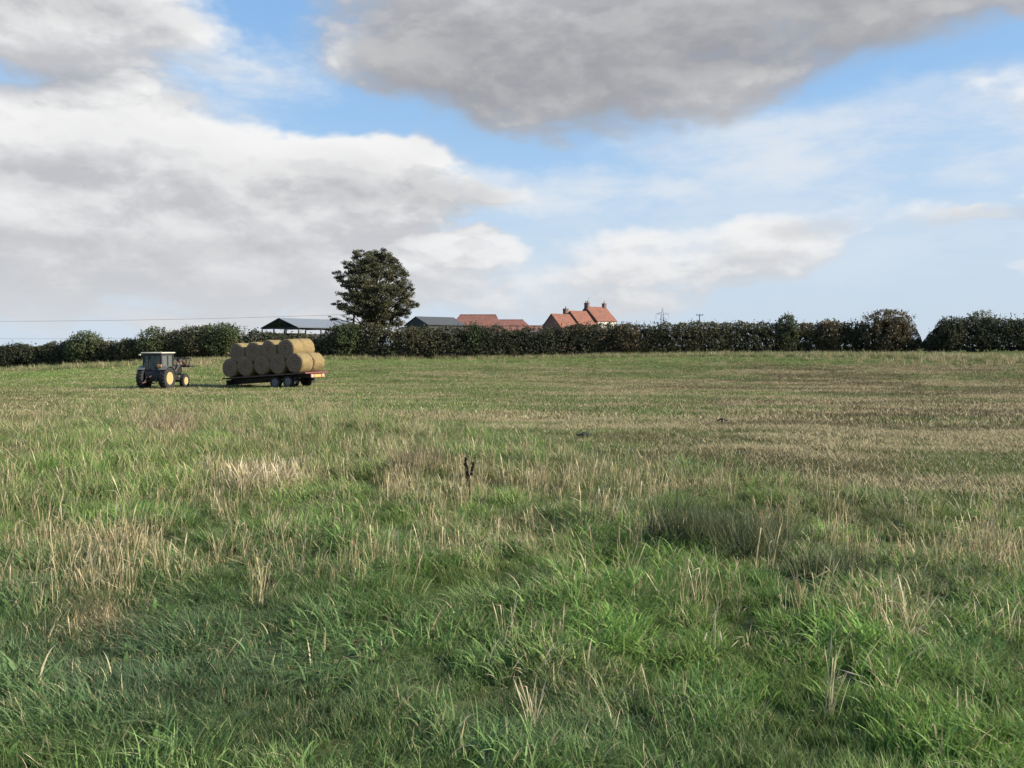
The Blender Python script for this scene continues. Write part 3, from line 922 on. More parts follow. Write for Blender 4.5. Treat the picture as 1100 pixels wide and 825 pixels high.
bush(92, 356.5, 44, 396, 'rounded bush rising highest at the left end of the hedge', M['hedge_green'], 501)
bush(140, 364, 34, 392, 'low dark bush at the hedge gap behind the tractor', M['hedge'], 502)
bush(168, 352.5, 46, 390, 'green bush directly above the tractor cab', M['hedge_green'], 503)
bush(208, 350.5, 36, 389, 'dark bush above the tractor loader', M['hedge'], 504)
bush(240, 347.5, 56, 388, 'broad bush left of the open barn', M['hedge_green'], 505)
bush(374, 347.5, 36, 386, 'olive bush under the left side of the tall tree', M['hedge_green'], 506)
bush(508, 346.5, 22, 386, 'narrow bush peaking in front of the red barn roof', M['hedge_green'], 507)
bush(672, 347, 34, 384, 'brown-tinged bush below the farmhouse roof', M['hedge_rust'], 508)
bush(845, 337.5, 26, 381, 'small pointed bush topping the hedge right of the utility pole', M['hedge_green'], 509)
bush(890, 343.5, 34, 381, 'thin brown bush between the pointed bush and the rusty one', M['hedge_rust'], 510)
bush(953, 333, 66, 380, 'large rusty brown hawthorn left of the notch in the hedge', M['hedge_rust'], 511, dy=-1.0, dens=1.15)
bush(1054, 333.5, 34, 378, 'pale airy bush rising from the right hand hedge', M['pale_leaf'], 512, dy=.8, dens=.55)
bush(1019, 340.5, 34, 378, 'dark rounded bush just right of the notch in the hedge', M['hedge'], 513)

# ------------------------------------------------------------------ the tall tree
TD = 108.0
tb = pt(400, 380, TD); tb.z = gzf(tb.x, TD)
tree = thing('sycamore_tree', tb, 'tall dark leafy tree towering over the hedge left of the farm', 'tree')
sc_ = TD / F / 4.583


def tz(cx_, cy_):
    p_ = pt(340 + cx_ / 4.583, 250 + cy_ / 4.583, TD)
    return np.array((p_.x - tb.x, 0, p_.z - tb.z))


LOB = [(280, 122, 42, 1), (225, 135, 38, 1), (335, 128, 42, 1), (385, 165, 38, 1), (190, 180, 42, 1), (250, 190, 50, 1), (318, 195, 50, 1), (390, 225, 40, 1), (160, 245, 36, .6),
       (212, 255, 46, 1), (280, 262, 50, 1), (350, 275, 48, 1), (402, 292, 34, 1), (165, 318, 34, .9), (222, 330, 46, 1), (290, 335, 50, 1), (362, 345, 46, 1), (430, 335, 34, 1), (474, 362, 27, 1),
       (120, 362, 34, .9), (180, 385, 42, 1), (250, 400, 46, .9), (322, 408, 46, 1), (392, 405, 40, 1), (92, 405, 24, .35), (108, 222, 30, .3), (98, 290, 22, .25), (135, 200, 26, .4), (450, 385, 26, .8), (75, 432, 22, .2), (310, 100, 26, .8), (255, 100, 22, .8), (300, 445, 42, .9), (365, 438, 40, .9), (420, 405, 36, .9), (240, 445, 36, .7), (415, 440, 28, .8), (150, 420, 30, .5), (440, 300, 22, .7), (422, 205, 28, .8), (142, 215, 28, .7), (438, 262, 26, .8), (350, 105, 28, .8), (205, 110, 22, .7), (283, 100, 32, 1), (300, 150, 40, 1)]
rg = np.random.default_rng(77)
cents, tips = [], []
for (a, b_, r_, dn) in LOB:
    c0 = tz(a, b_); rm = r_ * sc_
    rel = math.hypot((a - 285) / 190, (b_ - 280) / 185)
    dep = 5.6 * math.sqrt(max(0.05, 1 - min(rel, 1) ** 2))
    for dd in ((-dep, 0, dep) if rel < .45 else ((-dep * .7, dep * .7) if rel < .85 else (rg.uniform(-1, 1),))):
        c = c0 + np.array((rg.normal(0, .15), dd + rg.normal(0, .3), rg.normal(0, .15)))
        tips.append((c, rm))
        nsub = int(22 * dn * (rm / 1.2) ** 2) + 2
        for k in range(nsub):
            d = rg.normal(0, 1, 3); d /= np.linalg.norm(d)
            sc2 = c + d * rm * rg.random() ** .5 * np.array((1, 1, .85))
            rs2 = rg.uniform(.28, .55) * (1 if dn > .5 else .7)
            m_ = int(rg.uniform(52, 88) * (1 if dn > .5 else .45))
            q_ = rg.normal(0, 1, (m_, 3)); q_ /= np.linalg.norm(q_, axis=1)[:, None]
            cents.append(sc2 + q_ * (rs2 * rg.random(m_) ** .5)[:, None] * np.array((1.15, 1.15, .6)))
cents = np.concatenate(cents)
leaves_mesh('crown', cents, .095, M['tree_leaf'], tree, 78)
mb = MB()
top = tz(285, 150)
mb.tube([(0, 0, -.3), (.05, 0, 1.5), (.0, .1, 3.5), (-.1, 0, 6), (.1, 0, 9), tuple(top)], [.62, .5, .43, .34, .2, .05], 10)
for (c, rm) in tips:
    z0 = rg.uniform(.28, .55) * c[2] + .8
    st_ = np.array((.0, .05, min(z0, c[2] * .85)))
    mid = st_ + (c - st_) * .5 + np.array((0, 0, rg.uniform(-.1, .5)))
    L0 = np.linalg.norm(c - st_)
    mb.tube([tuple(st_), tuple(mid), tuple(c)], [.035 + .018 * L0, .03 + .008 * L0, .02], 5, False)
    for k in range(4):
        d = rg.normal(0, 1, 3); d /= np.linalg.norm(d); d[2] = abs(d[2]) * .5
        mb.tube([tuple(mid + (c - mid) * rg.random()), tuple(c + d * rm * .9)], [.025, .01], 4, False)
mb.build('trunk', M['bark'], tree, True)
# second, thinner stem seen low at the left of the crown
mb = MB(); c = tz(185, 440)
mb.tube([(-1.6, -.5, -.2), (c[0], -.4, c[2]), tuple(tz(190, 350))], [.22, .15, .06], 7)
mb.build('side_trunk', M['bark'], tree, True)


# ------------------------------------------------------------------ buildings
def frame_at(az_x):
    a = az_dir(az_x); return a


def gable_house(name, peak_px, depth, az, width, length, eave_drop, label, cat, wall_m, roof_m, base=None, over=.15, windows=True):
    """peak_px: photo pixel of the NEAR gable peak; az: azimuth of the ridge running away from that gable"""
    pk = pt(peak_px[0], peak_px[1], depth)
    g0 = (gzf(pk.x, depth) if base is None else base)
    H = pk.z - g0
    t = thing(name, (pk.x, pk.y, g0), label, cat, rz=az_dir(az))
    he = H - eave_drop; hw = width / 2
    mb = MB()
    # walls: pentagon extruded along local x (swap axes)
    poly = [(-hw, -.3), (hw, -.3), (hw, he), (0, H - .12), (-hw, he)]
    n = 5
    vs = [(0, p_[0], p_[1]) for p_ in poly] + [(length, p_[0], p_[1]) for p_ in poly]
    fs = [tuple(range(n)), tuple(range(2 * n - 1, n - 1, -1))] + [(i, i + n, (i + 1) % n + n, (i + 1) % n) for i in range(n)]
    mb.add(vs, fs).build('wall', wall_m, t)
    sl = math.hypot(hw + .25, eave_drop * (hw + .25) / hw); an = math.atan2(eave_drop, hw)
    mb = MB()
    for s in (-1, 1):
        cy_ = s * (hw + .25) / 2; cz_ = H - eave_drop * (hw + .25) / hw / 2 + .06
        mb.box((length / 2, cy_, cz_), (length + 2 * over, sl, .12), rx=-s * an)
    mb.tube([(-over, 0, H + .06), (length + over, 0, H + .06)], .09, 6)
    roof = mb.build('roof', roof_m, t)
    if windows:
        for s in (-1, 1):
            for fx in (.25, .7):
                w = MB().box((length * fx, s * (hw + .02), he * .62), (.9, .05, 1.0)).build('window', M['glass_dark'], t)
                f = MB()
                for (dx_, dz_, a_, b_) in ((-.47, 0, .07, 1.1), (.47, 0, .07, 1.1), (0, .53, 1.0, .07), (0, -.53, 1.1, .09), (0, 0, .04, 1.0)):
                    f.box((length * fx + dx_, s * (hw + .05), he * .62 + dz_), (a_, .06, b_))
                f.build('frame', M['render'], w)
    return t, H, roof


def chimney(roof, x, y, z, w=.55, h=1.2, pots=1, m='brick', along=.0):
    mb = MB()
    mb.box((x, y, z + h / 2 - .6), (w, w if pots == 1 else w * 1.9, h + 1.2), .02).box((x, y, z + h), (w + .14, (w if pots == 1 else w * 1.9) + .14, .14), .03)
    c = mb.build('chimney', M[m], roof)
    for k in range(pots):
        yy = y + (0 if pots == 1 else (k - .5) * w * .95)
        MB().lathe([(.0, 0), (.13, 0), (.11, .45), (.13, .5), (.0, .5)], (0, 0, 0), 10).build('chimney_pot', M['pantile_old'], c).matrix_basis = Matrix.Translation((x, yy, z + h + .07)) @ Matrix.Rotation(R(90), 4, 'X')


HD = 190.0
# main house, nearer gable at its left end; the ridge runs right and away at azimuth 48
tC, HC, rC = gable_house('farmhouse', (629.4, 329.7), HD, 50, 7.3, 6.6, 3.3, 'tallest orange-roofed brick farmhouse with chimneys at both ends of its ridge', 'house', M['brick'], M['pantile'], base=1.5)
chimney(rC, .3, 0, HC, .62, .9, 2); chimney(rC, 6.2, 0, HC, .78, .95, 1)
MB().tube([(1.0, 0, HC), (1.0, 0, HC + 2.2)], .025, 5).box((1.0, 0, HC + 2.1), (.9, .03, .03)).build('aerial', M['steel_dark'], tC)
MB().box((3.4, -3.71, HC - 3.3 - 1.0), (6.3, .04, 1.5)).build('pale_wall_band', M['render'], tC)
tB, HB, rB = gable_house('farmhouse', (612.4, 334.2), HD - 4.2, 50, 6.2, 5.6, 3.1, 'middle brick farmhouse wing with orange roof and one stubby chimney', 'house', M['brick'], M['pantile'], base=1.5)
chimney(rB, -.05, 1.4, HB - 1.2, .95, 1.75, 1)
tA, HA, rA = gable_house('farmhouse', (592.5, 337.4), HD - 8.2, 50, 6.2, 5.6, 2.9, 'lowest leftmost brick farmhouse wing with plain orange roof', 'house', M['brick'], M['pantile'], base=1.5)


def hip_building(name, pts_px, depth, label, roof_m, wall_m, slope_depth=5.0, hipl=True, hipr=True):
    """ridge left, ridge right, eave left, eave right in photo pixels"""
    rl, rr_, el_, er_ = pts_px
    a, b_ = pt(*rl, depth), pt(*rr_, depth)
    e0, e1 = pt(*el_, depth - slope_depth * .75), pt(*er_, depth - slope_depth * .75)
    zr = (a.z + b_.z) / 2; ze = (e0.z + e1.z) / 2; g0 = gzf(a.x, depth)
    t = thing(name, ((e0.x + e1.x) / 2, depth, g0), label, 'barn')
    ox, oz = t.location.x, g0
    W = slope_depth * .75
    x0, x1 = e0.x - ox, e1.x - ox; y0, y1 = -W, W
    ra, rb = a.x - ox, b_.x - ox; zr -= oz; ze -= oz
    top_ = [(x0, y0, ze), (x1, y0, ze), (x1, y1, ze), (x0, y1, ze), (ra, 0, zr), (rb, 0, zr)]
    bot = [(p_[0], p_[1], p_[2] - .15) for p_ in top_[:4]]
    MB().add(top_ + bot, [(0, 1, 5, 4), (1, 2, 5), (2, 3, 4, 5), (3, 0, 4), (0, 6, 7, 1), (1, 7, 8, 2), (2, 8, 9, 3), (3, 9, 6, 0), (6, 9, 8, 7)]).tube([(ra, 0, zr + .03), (rb, 0, zr + .03)], .1, 6).build('roof', roof_m, t)
    MB().box(((x0 + x1) / 2, 0, (ze - .15) / 2 - .15), (x1 - x0 - .5, 2 * W - .5, ze - .17 + .3)).build('wall', wall_m, t)
    MB().box(((x0 + x1) / 2, -W + .22, 1.15), (2.0, .06, 2.3)).build('door', M['clad_dark'], t)
    return t


hip_building('farm_building', ((494, 337.3), (533, 339.2), (484, 350), (539, 350)), 168, 'red tiled barn roof with sloping ends behind the hedge, larger of two', M['pantile_old'], M['brick_light'])
hip_building('farm_building', ((536, 343.4), (562, 343.9), (528, 351), (570, 351)), 176, 'lower red tiled barn roof just right of the larger barn roof', M['pantile_old'], M['brick_light'])
# long low roof in front of both
pA, pB = pt(461, 350.3, 158), pt(582, 350.3, 158)
g0 = gzf(pA.x, 158)
t = thing('farm_shed', ((pA.x + pB.x) / 2, 158, g0), 'long low pinkish-roofed shed showing as a strip above the hedge', 'shed')
ww, hh = pB.x - pA.x, pA.z - g0
MB().add([(-ww / 2, 0, hh), (ww / 2, 0, hh), (ww / 2, -2.6, hh - .9), (-ww / 2, -2.6, hh - .9), (-ww / 2, 0, hh - .15), (ww / 2, 0, hh - .15), (ww / 2, -2.6, hh - 1.05), (-ww / 2, -2.6, hh - 1.05)],
         [(0, 1, 2, 3), (4, 7, 6, 5), (0, 4, 5, 1), (1, 5, 6, 2), (2, 6, 7, 3), (3, 7, 4, 0)]).tube([(-ww / 2, 0, hh + .05), (ww / 2, 0, hh + .05)], .12, 6).build('roof', M['pantile_old'], t)
MB().box((0, -1.2, (hh - 1.1) / 2 - .1), (ww - .4, 2.0, hh - .9)).build('wall', M['brick_light'], t)
# grey barn
t, Hg, rg_ = gable_house('grey_barn', (447, 340.6), 150, 52, 8.2, 8.2, 1.5, 'dark grey roofed barn just right of the tall tree', 'barn', M['clad_dark'], M['roof_dark'], windows=False)

# open steel barn
BD = 150.0
pk = pt(300.5, 342.0, BD); g0 = gzf(pk.x, BD)
bt = thing('open_barn', (pk.x, pk.y, g0), 'open-sided steel barn with pale roof and dark trusses behind the bales', 'barn', rz=az_dir(-16 + 180 - 180 + 90 - 35))
H = pk.z - g0; W2, Ln, drop = 5.7, 15.0, 1.75
He = H - drop
an = math.atan2(drop, W2)
mb = MB(); sl = math.hypot(W2 + .3, drop * (W2 + .3) / W2)
for s in (-1, 1):
    mb.box((Ln / 2, s * (W2 + .3) / 2, H - drop * (W2 + .3) / W2 / 2 + .05), (Ln + .5, sl, .06), rx=-s * an)
# corrugation ribs
for i in range(26):
    xx = -.2 + i * (Ln + .4) / 25
    for s in (-1, 1):
        mb.box((xx, s * (W2 + .3) / 2, H - drop * (W2 + .3) / W2 / 2 + .09), (.07, sl, .04), rx=-s * an)
mb.build('roof', M['roof_steel'], bt)
for xx in (0.0, 5.0, 10.0, 15.0):
    f = MB()
    f.box((xx, 0, He - .12), (.16, 2 * W2, .2))
    for s in (-1, 1):
        f.tube([(xx, s * W2, He - .05), (xx, 0, H - .08)], .11, 6)
        f.tube([(xx, s * W2 * .5, He - .1), (xx, 0, H - .25)], .055, 5)
        f.tube([(xx, s * W2 * .5, He - .1), (xx, s * W2 * .5, He + drop * .48)], .05, 5)
        f.tube([(xx, s * W2 * .5, He - .1), (xx, s * W2 * .78, He + drop * .2)], .04, 5)
    f.tube([(xx, 0, He - .1), (xx, 0, H - .1)], .05, 5)
    f.build('truss', M['steel_dark'], bt)
    for yy in ((-W2, -W2 / 3, W2 / 3, W2) if xx in (0.0, 15.0) else (-W2, W2)):
        MB().box((xx, yy, (He - .25) / 2 - .1), (.2, .2, He - .05)).build('post', M['steel_dark'], bt)
for s in (-1, 1):
    MB().box((Ln / 2, s * (W2 + .12), He - .02), (Ln, .1, .22)).build('eaves_beam', M['steel_dark'], bt)
    MB().box((Ln / 2, s * (W2 - .14), (He - 1.1) / 2 - .1), (Ln - .3, .08, He - 1.0)).build('side_cladding', M['clad_dark'], bt)
MB().box((Ln - .2, 0, (He - 1.1) / 2 - .1), (.08, 2 * W2 - .6, He - 1.1)).build('end_cladding', M['clad_dark'], bt)
# stored bales stack inside, brown top just visible
o = MB().box((2.0, 1.4, (He - 1.0) / 2), (3.2, 5.6, He - 1.0), .12).build('straw_stack', mat('old_straw', (.13, .095, .06), .95, .35, 5))
o.matrix_world = Matrix.Translation(bt.location) @ Matrix.Rotation(bt.rotation_euler.z, 4, 'Z')
tag(o, 'brown block stack stored under the open barn roof', 'straw stack')

# ------------------------------------------------------------------ pylon, poles and wires
D = 900.0
b0 = pt(711.6, 330.4, D); gb = gzf(b0.x, D); t = thing('electricity_pylon', (b0.x, D, gb), 'distant grey lattice pylon on the skyline right of the farmhouse', 'pylon')
H = b0.z - gb; r_ = .2
mb = MB()
arm = H - 7.0
for sx in (-1, 1):
    for sy in (-1, 1):
        mb.tube([(sx * 4.2, sy * 4.2, -.5), (sx * 1.6, sy * 1.6, arm - 4), (sx * 1.1, sy * 1.1, arm), (0, 0, H)], r_, 4)
nlev = 9
for i in range(nlev):
    z0, z1 = i * (arm) / nlev, (i + 1) * arm / nlev
    w0, w1 = 4.2 - 3.1 * z0 / arm, 4.2 - 3.1 * z1 / arm
    for s in (-1, 1):
        mb.tube([(-w0, s * w0, z0), (w1, s * w1, z1)], .12, 4).tube([(w0, s * w0, z0), (-w1, s * w1, z1)], .12, 4)
        mb.tube([(s * w0, -w0, z0), (s * w1, w1, z1)], .12, 4)
mb.build('lattice_tower', M['pylon'], t)
for s in (-1, 1):
    mb = MB().tube([(s * .8, 0, arm + 1.8), (s * 7.3, 0, arm)], r_, 4).tube([(s * .8, 0, arm - .6), (s * 7.3, 0, arm)], r_, 4).tube([(s * 4, 0, arm + .9), (s * 4, 0, arm - .3)], .15, 4)
    mb.build('cross_arm', M['pylon'], t)
    MB().tube([(s * 7.1, 0, arm), (s * 7.1, 0, arm - 6)], .22, 5).build('insulator', M['pylon'], t)

D = 240.0
b0 = pt(751.5, 337.6, D); gb = gzf(b0.x, D); t = thing('utility_pole', (b0.x, D, gb), 'dark wooden utility pole with crossbar right of the distant pylon', 'utility pole')
H = b0.z - gb
MB().tube([(0, 0, -.3), (0, 0, H)], [.19, .14], 8).build('pole', M['pole'], t)
MB().box((0, -.12, H - .25), (2.1, .14, .2)).build('crossbar', M['pole'], t)
for s in (-1, 0, 1): MB().tube([(s * .9, -.12, H - .15), (s * .9, -.12, H + .15)], .07, 6).build('insulator', M['pole'], t)


def wire_run(p0, p1, sag, rad_, label):
    mb = MB(); pts = []
    for i in range(25):
        u = i / 24; p = p0.lerp(p1, u); pts.append((p.x, p.y, p.z - sag * 4 * u * (1 - u)))
    o = mb.tube(pts, rad_, 5).build('power_line', M['wire']); return tag(o, label, 'power line')


for (pa, pb, D, sag, rr_, lab, plabs) in (((-330, 341), (405, 336.5), 125, .9, .022, 'thin wire crossing the sky low above the left hedge', ('outside', 'wooden pole hidden behind the tall tree')),
                                   ((-330, 361), (330, 362.5), 210, .5, .028, 'lowest faint wire just above the far left hedge', ('outside', 'wooden pole hidden behind the open barn'))):
    a, b_ = pt(*pa, D), pt(*pb, D)
    wire_run(a, b_, sag, rr_, lab)
    for p, pl in ((a, 'pole beyond the left edge carrying the ' + ('upper' if D < 200 else 'lower') + ' wire'), (b_, plabs[1])):
        g0 = gzf(p.x, p.y)
        o = MB().tube([(0, 0, -.3), (0, 0, p.z - g0 + .05)], [.17, .12], 8).box((0, 0, p.z - g0 - .3), (1.3, .12, .14)).build('utility_pole', M['pole'])
        o.location = (p.x, p.y, g0); tag(o, pl, 'utility pole')


# ------------------------------------------------------------------ wheels
def wheel(parent, name, c, rad_, wid, rim_m, side, lugs=20, disc_m=None, rimf=.58, agri=True):
    """c: hub centre, side: +1 when the outer face looks to local +y"""
    e_ = bpy.data.objects.new(name, None); COL.objects.link(e_); e_.parent = parent; e_.location = c
    h = wid / 2; ri = rad_ * rimf
    mb = MB().lathe([(ri, -h * .8), (rad_ * .82, -h), (rad_ * .94, -h * .86), (rad_ * .965, -h * .5), (rad_ * .97, 0), (rad_ * .965, h * .5), (rad_ * .94, h * .86), (rad_ * .82, h), (ri, h * .8), (ri * .97, 0), (ri, -h * .8)], n=32)
    if agri:
        for k in range(lugs):
            for s in (-1, 1):
                a = 2 * math.pi * (k + (.5 if s > 0 else 0)) / lugs
                Mx = Matrix.Rotation(-a, 4, 'Y') @ Matrix.Translation((rad_ * .965, s * h * .48, 0)) @ Matrix.Rotation(s * R(38), 4, 'X')
                vs = [Mx @ Vector((x_, y_, z_)) for x_ in (-.02, rad_ * .045) for y_ in (-h * .55, h * .55) for z_ in (-rad_ * .035, rad_ * .035)]
                mb.add(vs, [(0, 1, 3, 2), (4, 6, 7, 5), (0, 4, 5, 1), (2, 3, 7, 6), (0, 2, 6, 4), (1, 5, 7, 3)])
    mb.build('tyre', M['rubber'], e_, True)
    o_ = side * h
    rim = MB().lathe([(ri * 1.02, o_ * .86), (ri * .93, o_ * .82), (ri * .86, o_ * .25), (ri * .6, o_ * .22), (ri * .55, o_ * .35), (ri * .2, o_ * .4), (ri * .18, o_ * .6), (0, o_ * .6)], n=28)
    rim.build('rim', rim_m, e_, True)
    if disc_m:
        d = MB().lathe([(ri * .84, o_ * .30), (ri * .62, o_ * .27), (ri * .57, o_ * .41), (ri * .22, o_ * .46), (ri * .2, o_ * .66), (0, o_ * .66)], n=24)
        for k in range(8):
            a = k * math.pi / 4
            d.tube([(ri * .4 * math.cos(a), o_ * .4, ri * .4 * math.sin(a)), (ri * .4 * math.cos(a), o_ * .52, ri * .4 * math.sin(a))], .02, 6)
        d.build('wheel_disc', disc_m, e_, True)
    MB().lathe([(ri * .9, -o_ * .5), (0, -o_ * .45)], n=20).build('inner_disc', M['steel_dark'], e_, True)
    return e_


# ------------------------------------------------------------------ trailer with bales
rear = ground_at(304, 417.5)
TAZ = 113.5
tr_t = thing('flatbed_trailer', (0, 0, 0), 'long flatbed farm trailer loaded with round bales, red rear bar', 'trailer')
# local x: front -> rear, origin on the ground under the middle of the tandem axle
tilt = R(4.0)
off = Matrix.Translation(Vector((rear.x, rear.y, 0)))
Rm = Matrix.Rotation(az_dir(TAZ), 4, 'Z')
cen = Vector((rear.x, rear.y, 0)) + Rm @ Vector((0, .95, 0))     # axle centre lies behind the near wheels
cen.z = gzf(cen.x, cen.y)
# front sits lower: pitch about local y
TM = Matrix.Translation(cen) @ Rm @ Matrix.Rotation(-tilt, 4, 'Y')
tr_t.matrix_world = TM
XF, XR, BZ = -5.1, 2.2, 1.0      # bed front, rear, deck height
mb = MB()
for k in range(9):
    mb.box(((XF + XR) / 2, -1.08 + k * .27, BZ - .02), (XR - XF, .262, .05))
mb.build('deck', M['bed_wood'], tr_t)
for s in (-1, 1):
    MB().box(((XF + XR) / 2, s * 1.24, BZ - .045), (XR - XF + .02, .06, .10), .01).build('side_rail', M['red_paint'] if s > 0 else M['steel_rust'], tr_t)
mb = MB()
for s in (-1, 1):
    mb.box(((XF + XR) / 2, s * .45, BZ - .21), (XR - XF - .2, .12, .30))
for k in range(9):
    mb.box((XF + .4 + k * (XR - XF - .8) / 8, 0, BZ - .1), (.08, 2.36, .09))
mb.box((XF + 1.6, 0, BZ - .42), (3.0, .8, .2)).box((XF + .25, 0, BZ - .35), (.12, 2.2, .35))
mb.build('chassis', M['steel_dark'], tr_t)
MB().box((XR + .03, 0, BZ - .05), (.09, 2.56, .12), .01).build('rear_bar', M['red_paint'], tr_t)
lb = MB().box((XR + .06, 0, BZ - .27), (.05, 1.5, .26), .01).build('light_board', M['red_paint'], tr_t)
for s in (-1, 1):
    MB().box((XR + .1, s * .6, BZ - .27), (.05, .26, .22), .01).build('tail_lamp', M['lamp_pale'], lb)
MB().box((XR + .095, 0, BZ - .27), (.02, .75, .18)).build('number_plate', M['plate'], lb)
mb = MB()
for s in (-1, 1):
    mb.tube([(XF + .5, s * .5, BZ - .35), (XF - 1.2, 0, .35 + .05)], .07, 6)
mb.box((XF - 1.35, 0, .38), (.4, .16, .1)).tube([(XF - 1.0, 0, .38), (XF - 1.0, 0, .12)], .05, 8)
mb.build('drawbar', M['steel_rust'], tr_t)
MB().tube([(XF + .6, -.5, BZ - .5), (XF + .6, -.5, .3)], .05, 8).box((XF + .6, -.5, .3), (.3, .3, .05)).build('prop_stand', M['steel_rust'], tr_t)
for wx in (-.56, .56):
    for s in (-1, 1):
        wheel(tr_t, 'wheel', (wx, s * .95, .44), .44, .32, M['rim_grey'], s, agri=False, rimf=.6)
    MB().tube([(wx, -.9, .44), (wx, .9, .44)], .06, 8).build('axle', M['steel_dark'], tr_t)
for s in (-1, 1):
    MB().box((0, s * .55, .55), (1.3, .1, .14)).box((0, s * .55, .7), (.3, .12, .3)).build('bogie_beam', M['steel_dark'], tr_t)
MB().box((1.15, .95, .5), (.03, .4, .5)).build('mudflap', M['rubber'], tr_t)
MB().box((1.15, -.95, .5), (.03, .4, .5)).build('mudflap', M['rubber'], tr_t)


def bale_mesh(seed):
    rs = np.random.default_rng(seed); n, r0, h = 36, .71, .61
    prof = [(0, -h + .02), (.2, -h + .0), (.45, -h - .015), (.63, -h), (.685, -h + .03), (.71, -h + .1), (.715, -.3), (.71, 0), (.715, .3), (.71, h - .1), (.685, h - .03), (.63, h), (.45, h + .015), (.2, h), (0, h - .02)]
    vs = []
    for i, (r_, y_) in enumerate(prof):
        for k in range(n):
            a = 2 * math.pi * k / n
            rr_ = r_ * (1 + .028 * math.sin(2 * a + seed) + .016 * math.sin(5 * a + seed * 2) + .012 * math.sin(9 * a + seed + i)) + (rs.normal(0, .011) if 0 < r_ else 0)
            vs.append((rr_ * math.cos(a), y_ + rs.normal(0, .008), rr_ * math.sin(a) * .985))
    fs = [(i * n + k, i * n + (k + 1) % n, (i + 1) * n + (k + 1) % n, (i + 1) * n + k) for i in range(len(prof) - 1) for k in range(n)]
    # loose straw ends poking out
    for _ in range(260):
        a = rs.random() * 6.283; y_ = rs.uniform(-h, h)
        p0 = Vector((.705 * math.cos(a), y_, .695 * math.sin(a))); d = Vector((rs.normal(), rs.normal(), rs.normal())).normalized() * .07 + p0.normalized() * .02
        w = Vector((rs.normal(), rs.normal(), rs.normal())).normalized() * .006
        k = len(vs); vs += [tuple(p0 - w), tuple(p0 + w), tuple(p0 + d + w * .3), tuple(p0 + d - w * .3)]; fs.append((k, k + 1, k + 2, k + 3))
    me = bpy.data.meshes.new('round_bale'); me.from_pydata(vs, [], fs)
    for p in me.polygons: p.use_smooth = True
    me.materials.append(M['bale']); me.update()
    return me


BM = [bale_mesh(s) for s in range(4)]
rowname = {0: 'bottom', 1: 'top'}
ordn = {5: ['frontmost', 'second from the front', 'middle', 'second from the rear', 'rearmost'], 4: ['frontmost', 'second from the front', 'second from the rear', 'rearmost']}
pitch = 1.435
pool = []
for row in (0, 1):
    cnt = 5 - row
    for k in range(cnt):
        for s in (-1, 1):
            xx = XF + .72 + (k + .5 * row) * pitch + random.uniform(-.03, .03)
            zz = BZ + .01 + .69 + row * 1.0 + random.uniform(-.012, .012)
            yy = s * .63 + random.uniform(-.04, .04)
            o = bpy.data.objects.new('round_bale', BM[(k * 3 + row + (s > 0)) % 4])
            COL.objects.link(o)
            o.matrix_world = TM @ Matrix.Translation((xx, yy, zz)) @ Matrix.Rotation(random.uniform(0, 6.28), 4, 'Y')
            # side: local +y is the far/near side depends on heading; near side is the one whose y points to the camera
            ny = (Rm @ Vector((0, s, 0)))
            near = ny.y < 0
            tag(o, '%s round hay bale in the %s row on the trailer, %s side' % (ordn[cnt][k], rowname[row], 'near' if near else 'far'), 'hay bale', 'round bales stacked on the trailer')

# ------------------------------------------------------------------ tractor
rw = ground_at(180, 418.5)
TZ = Matrix.Rotation(az_dir(6), 4, 'Z')
cen = Vector((rw.x, rw.y, 0)) + TZ @ Vector((0, .82, 0))
cen.z = gzf(cen.x, cen.y)
tk = thing('tractor', cen, 'old dark tractor with pale cab roof and yellow wheels, loader raised in front', 'tractor', rz=az_dir(6))
RR, FR = .76, .49
for s in (-1, 1):
    wheel(tk, 'rear_wheel', (0, s * .82, RR), RR, .44, M['rim_cream'], s, 20, M['rim_yellow'], .56)
    wheel(tk, 'front_wheel', (2.35, s * .78, FR), FR, .32, M['rim_cream'], s, 16, M['rim_yellow'], .56)
mb = MB().box((1.95, 0, 1.25), (1.75, .72, .62), .08).box((2.86, 0, 1.18), (.1, .62, .62), .04)
mb.build('bonnet', M['tractor'], tk)
MB().box((1.5, 0, .78), (2.4, .42, .42), .05).box((.2, 0, .8), (1.0, .7, .5), .05).build('engine_and_gearbox', M['steel_dark'], tk)
MB().tube([(0, -.75, RR), (0, .75, RR)], .14, 10).build('rear_axle', M['steel_dark'], tk)
MB().tube([(2.35, -.65, FR), (2.35, .65, FR)], .09, 8).box((2.35, 0, FR + .1), (.3, .4, .25), .03).build('front_axle', M['steel_dark'], tk)
MB().tube([(1.7, -.28, 1.5), (1.7, -.28, 2.15)], .04, 8).build('exhaust', M['steel_rust'], tk, True)
# fenders
for s in (-1, 1):
    vs, fs = [], []
    prof = [R(a) for a in range(15, 136, 15)]
    for a in prof:
        x_, z_ = (RR + .09) * math.cos(a), RR + (RR + .09) * math.sin(a)
        for (yy, rr_) in ((s * .52, 1.0), (s * 1.04, 1.0), (s * 1.04, .965), (s * .52, .965)):
            vs.append((x_ * rr_, yy, RR + (z_ - RR) * rr_))
    for i in range(len(prof) - 1):
        for k in range(4):
            fs.append((i * 4 + k, i * 4 + (k + 1) % 4, i * 4 + 4 + (k + 1) % 4, i * 4 + 4 + k))
    fs += [(0, 1, 2, 3), tuple(len(vs) - 4 + k for k in (3, 2, 1, 0))]
    MB().add(vs, fs).build('fender', M['tractor_grey'], tk, True)
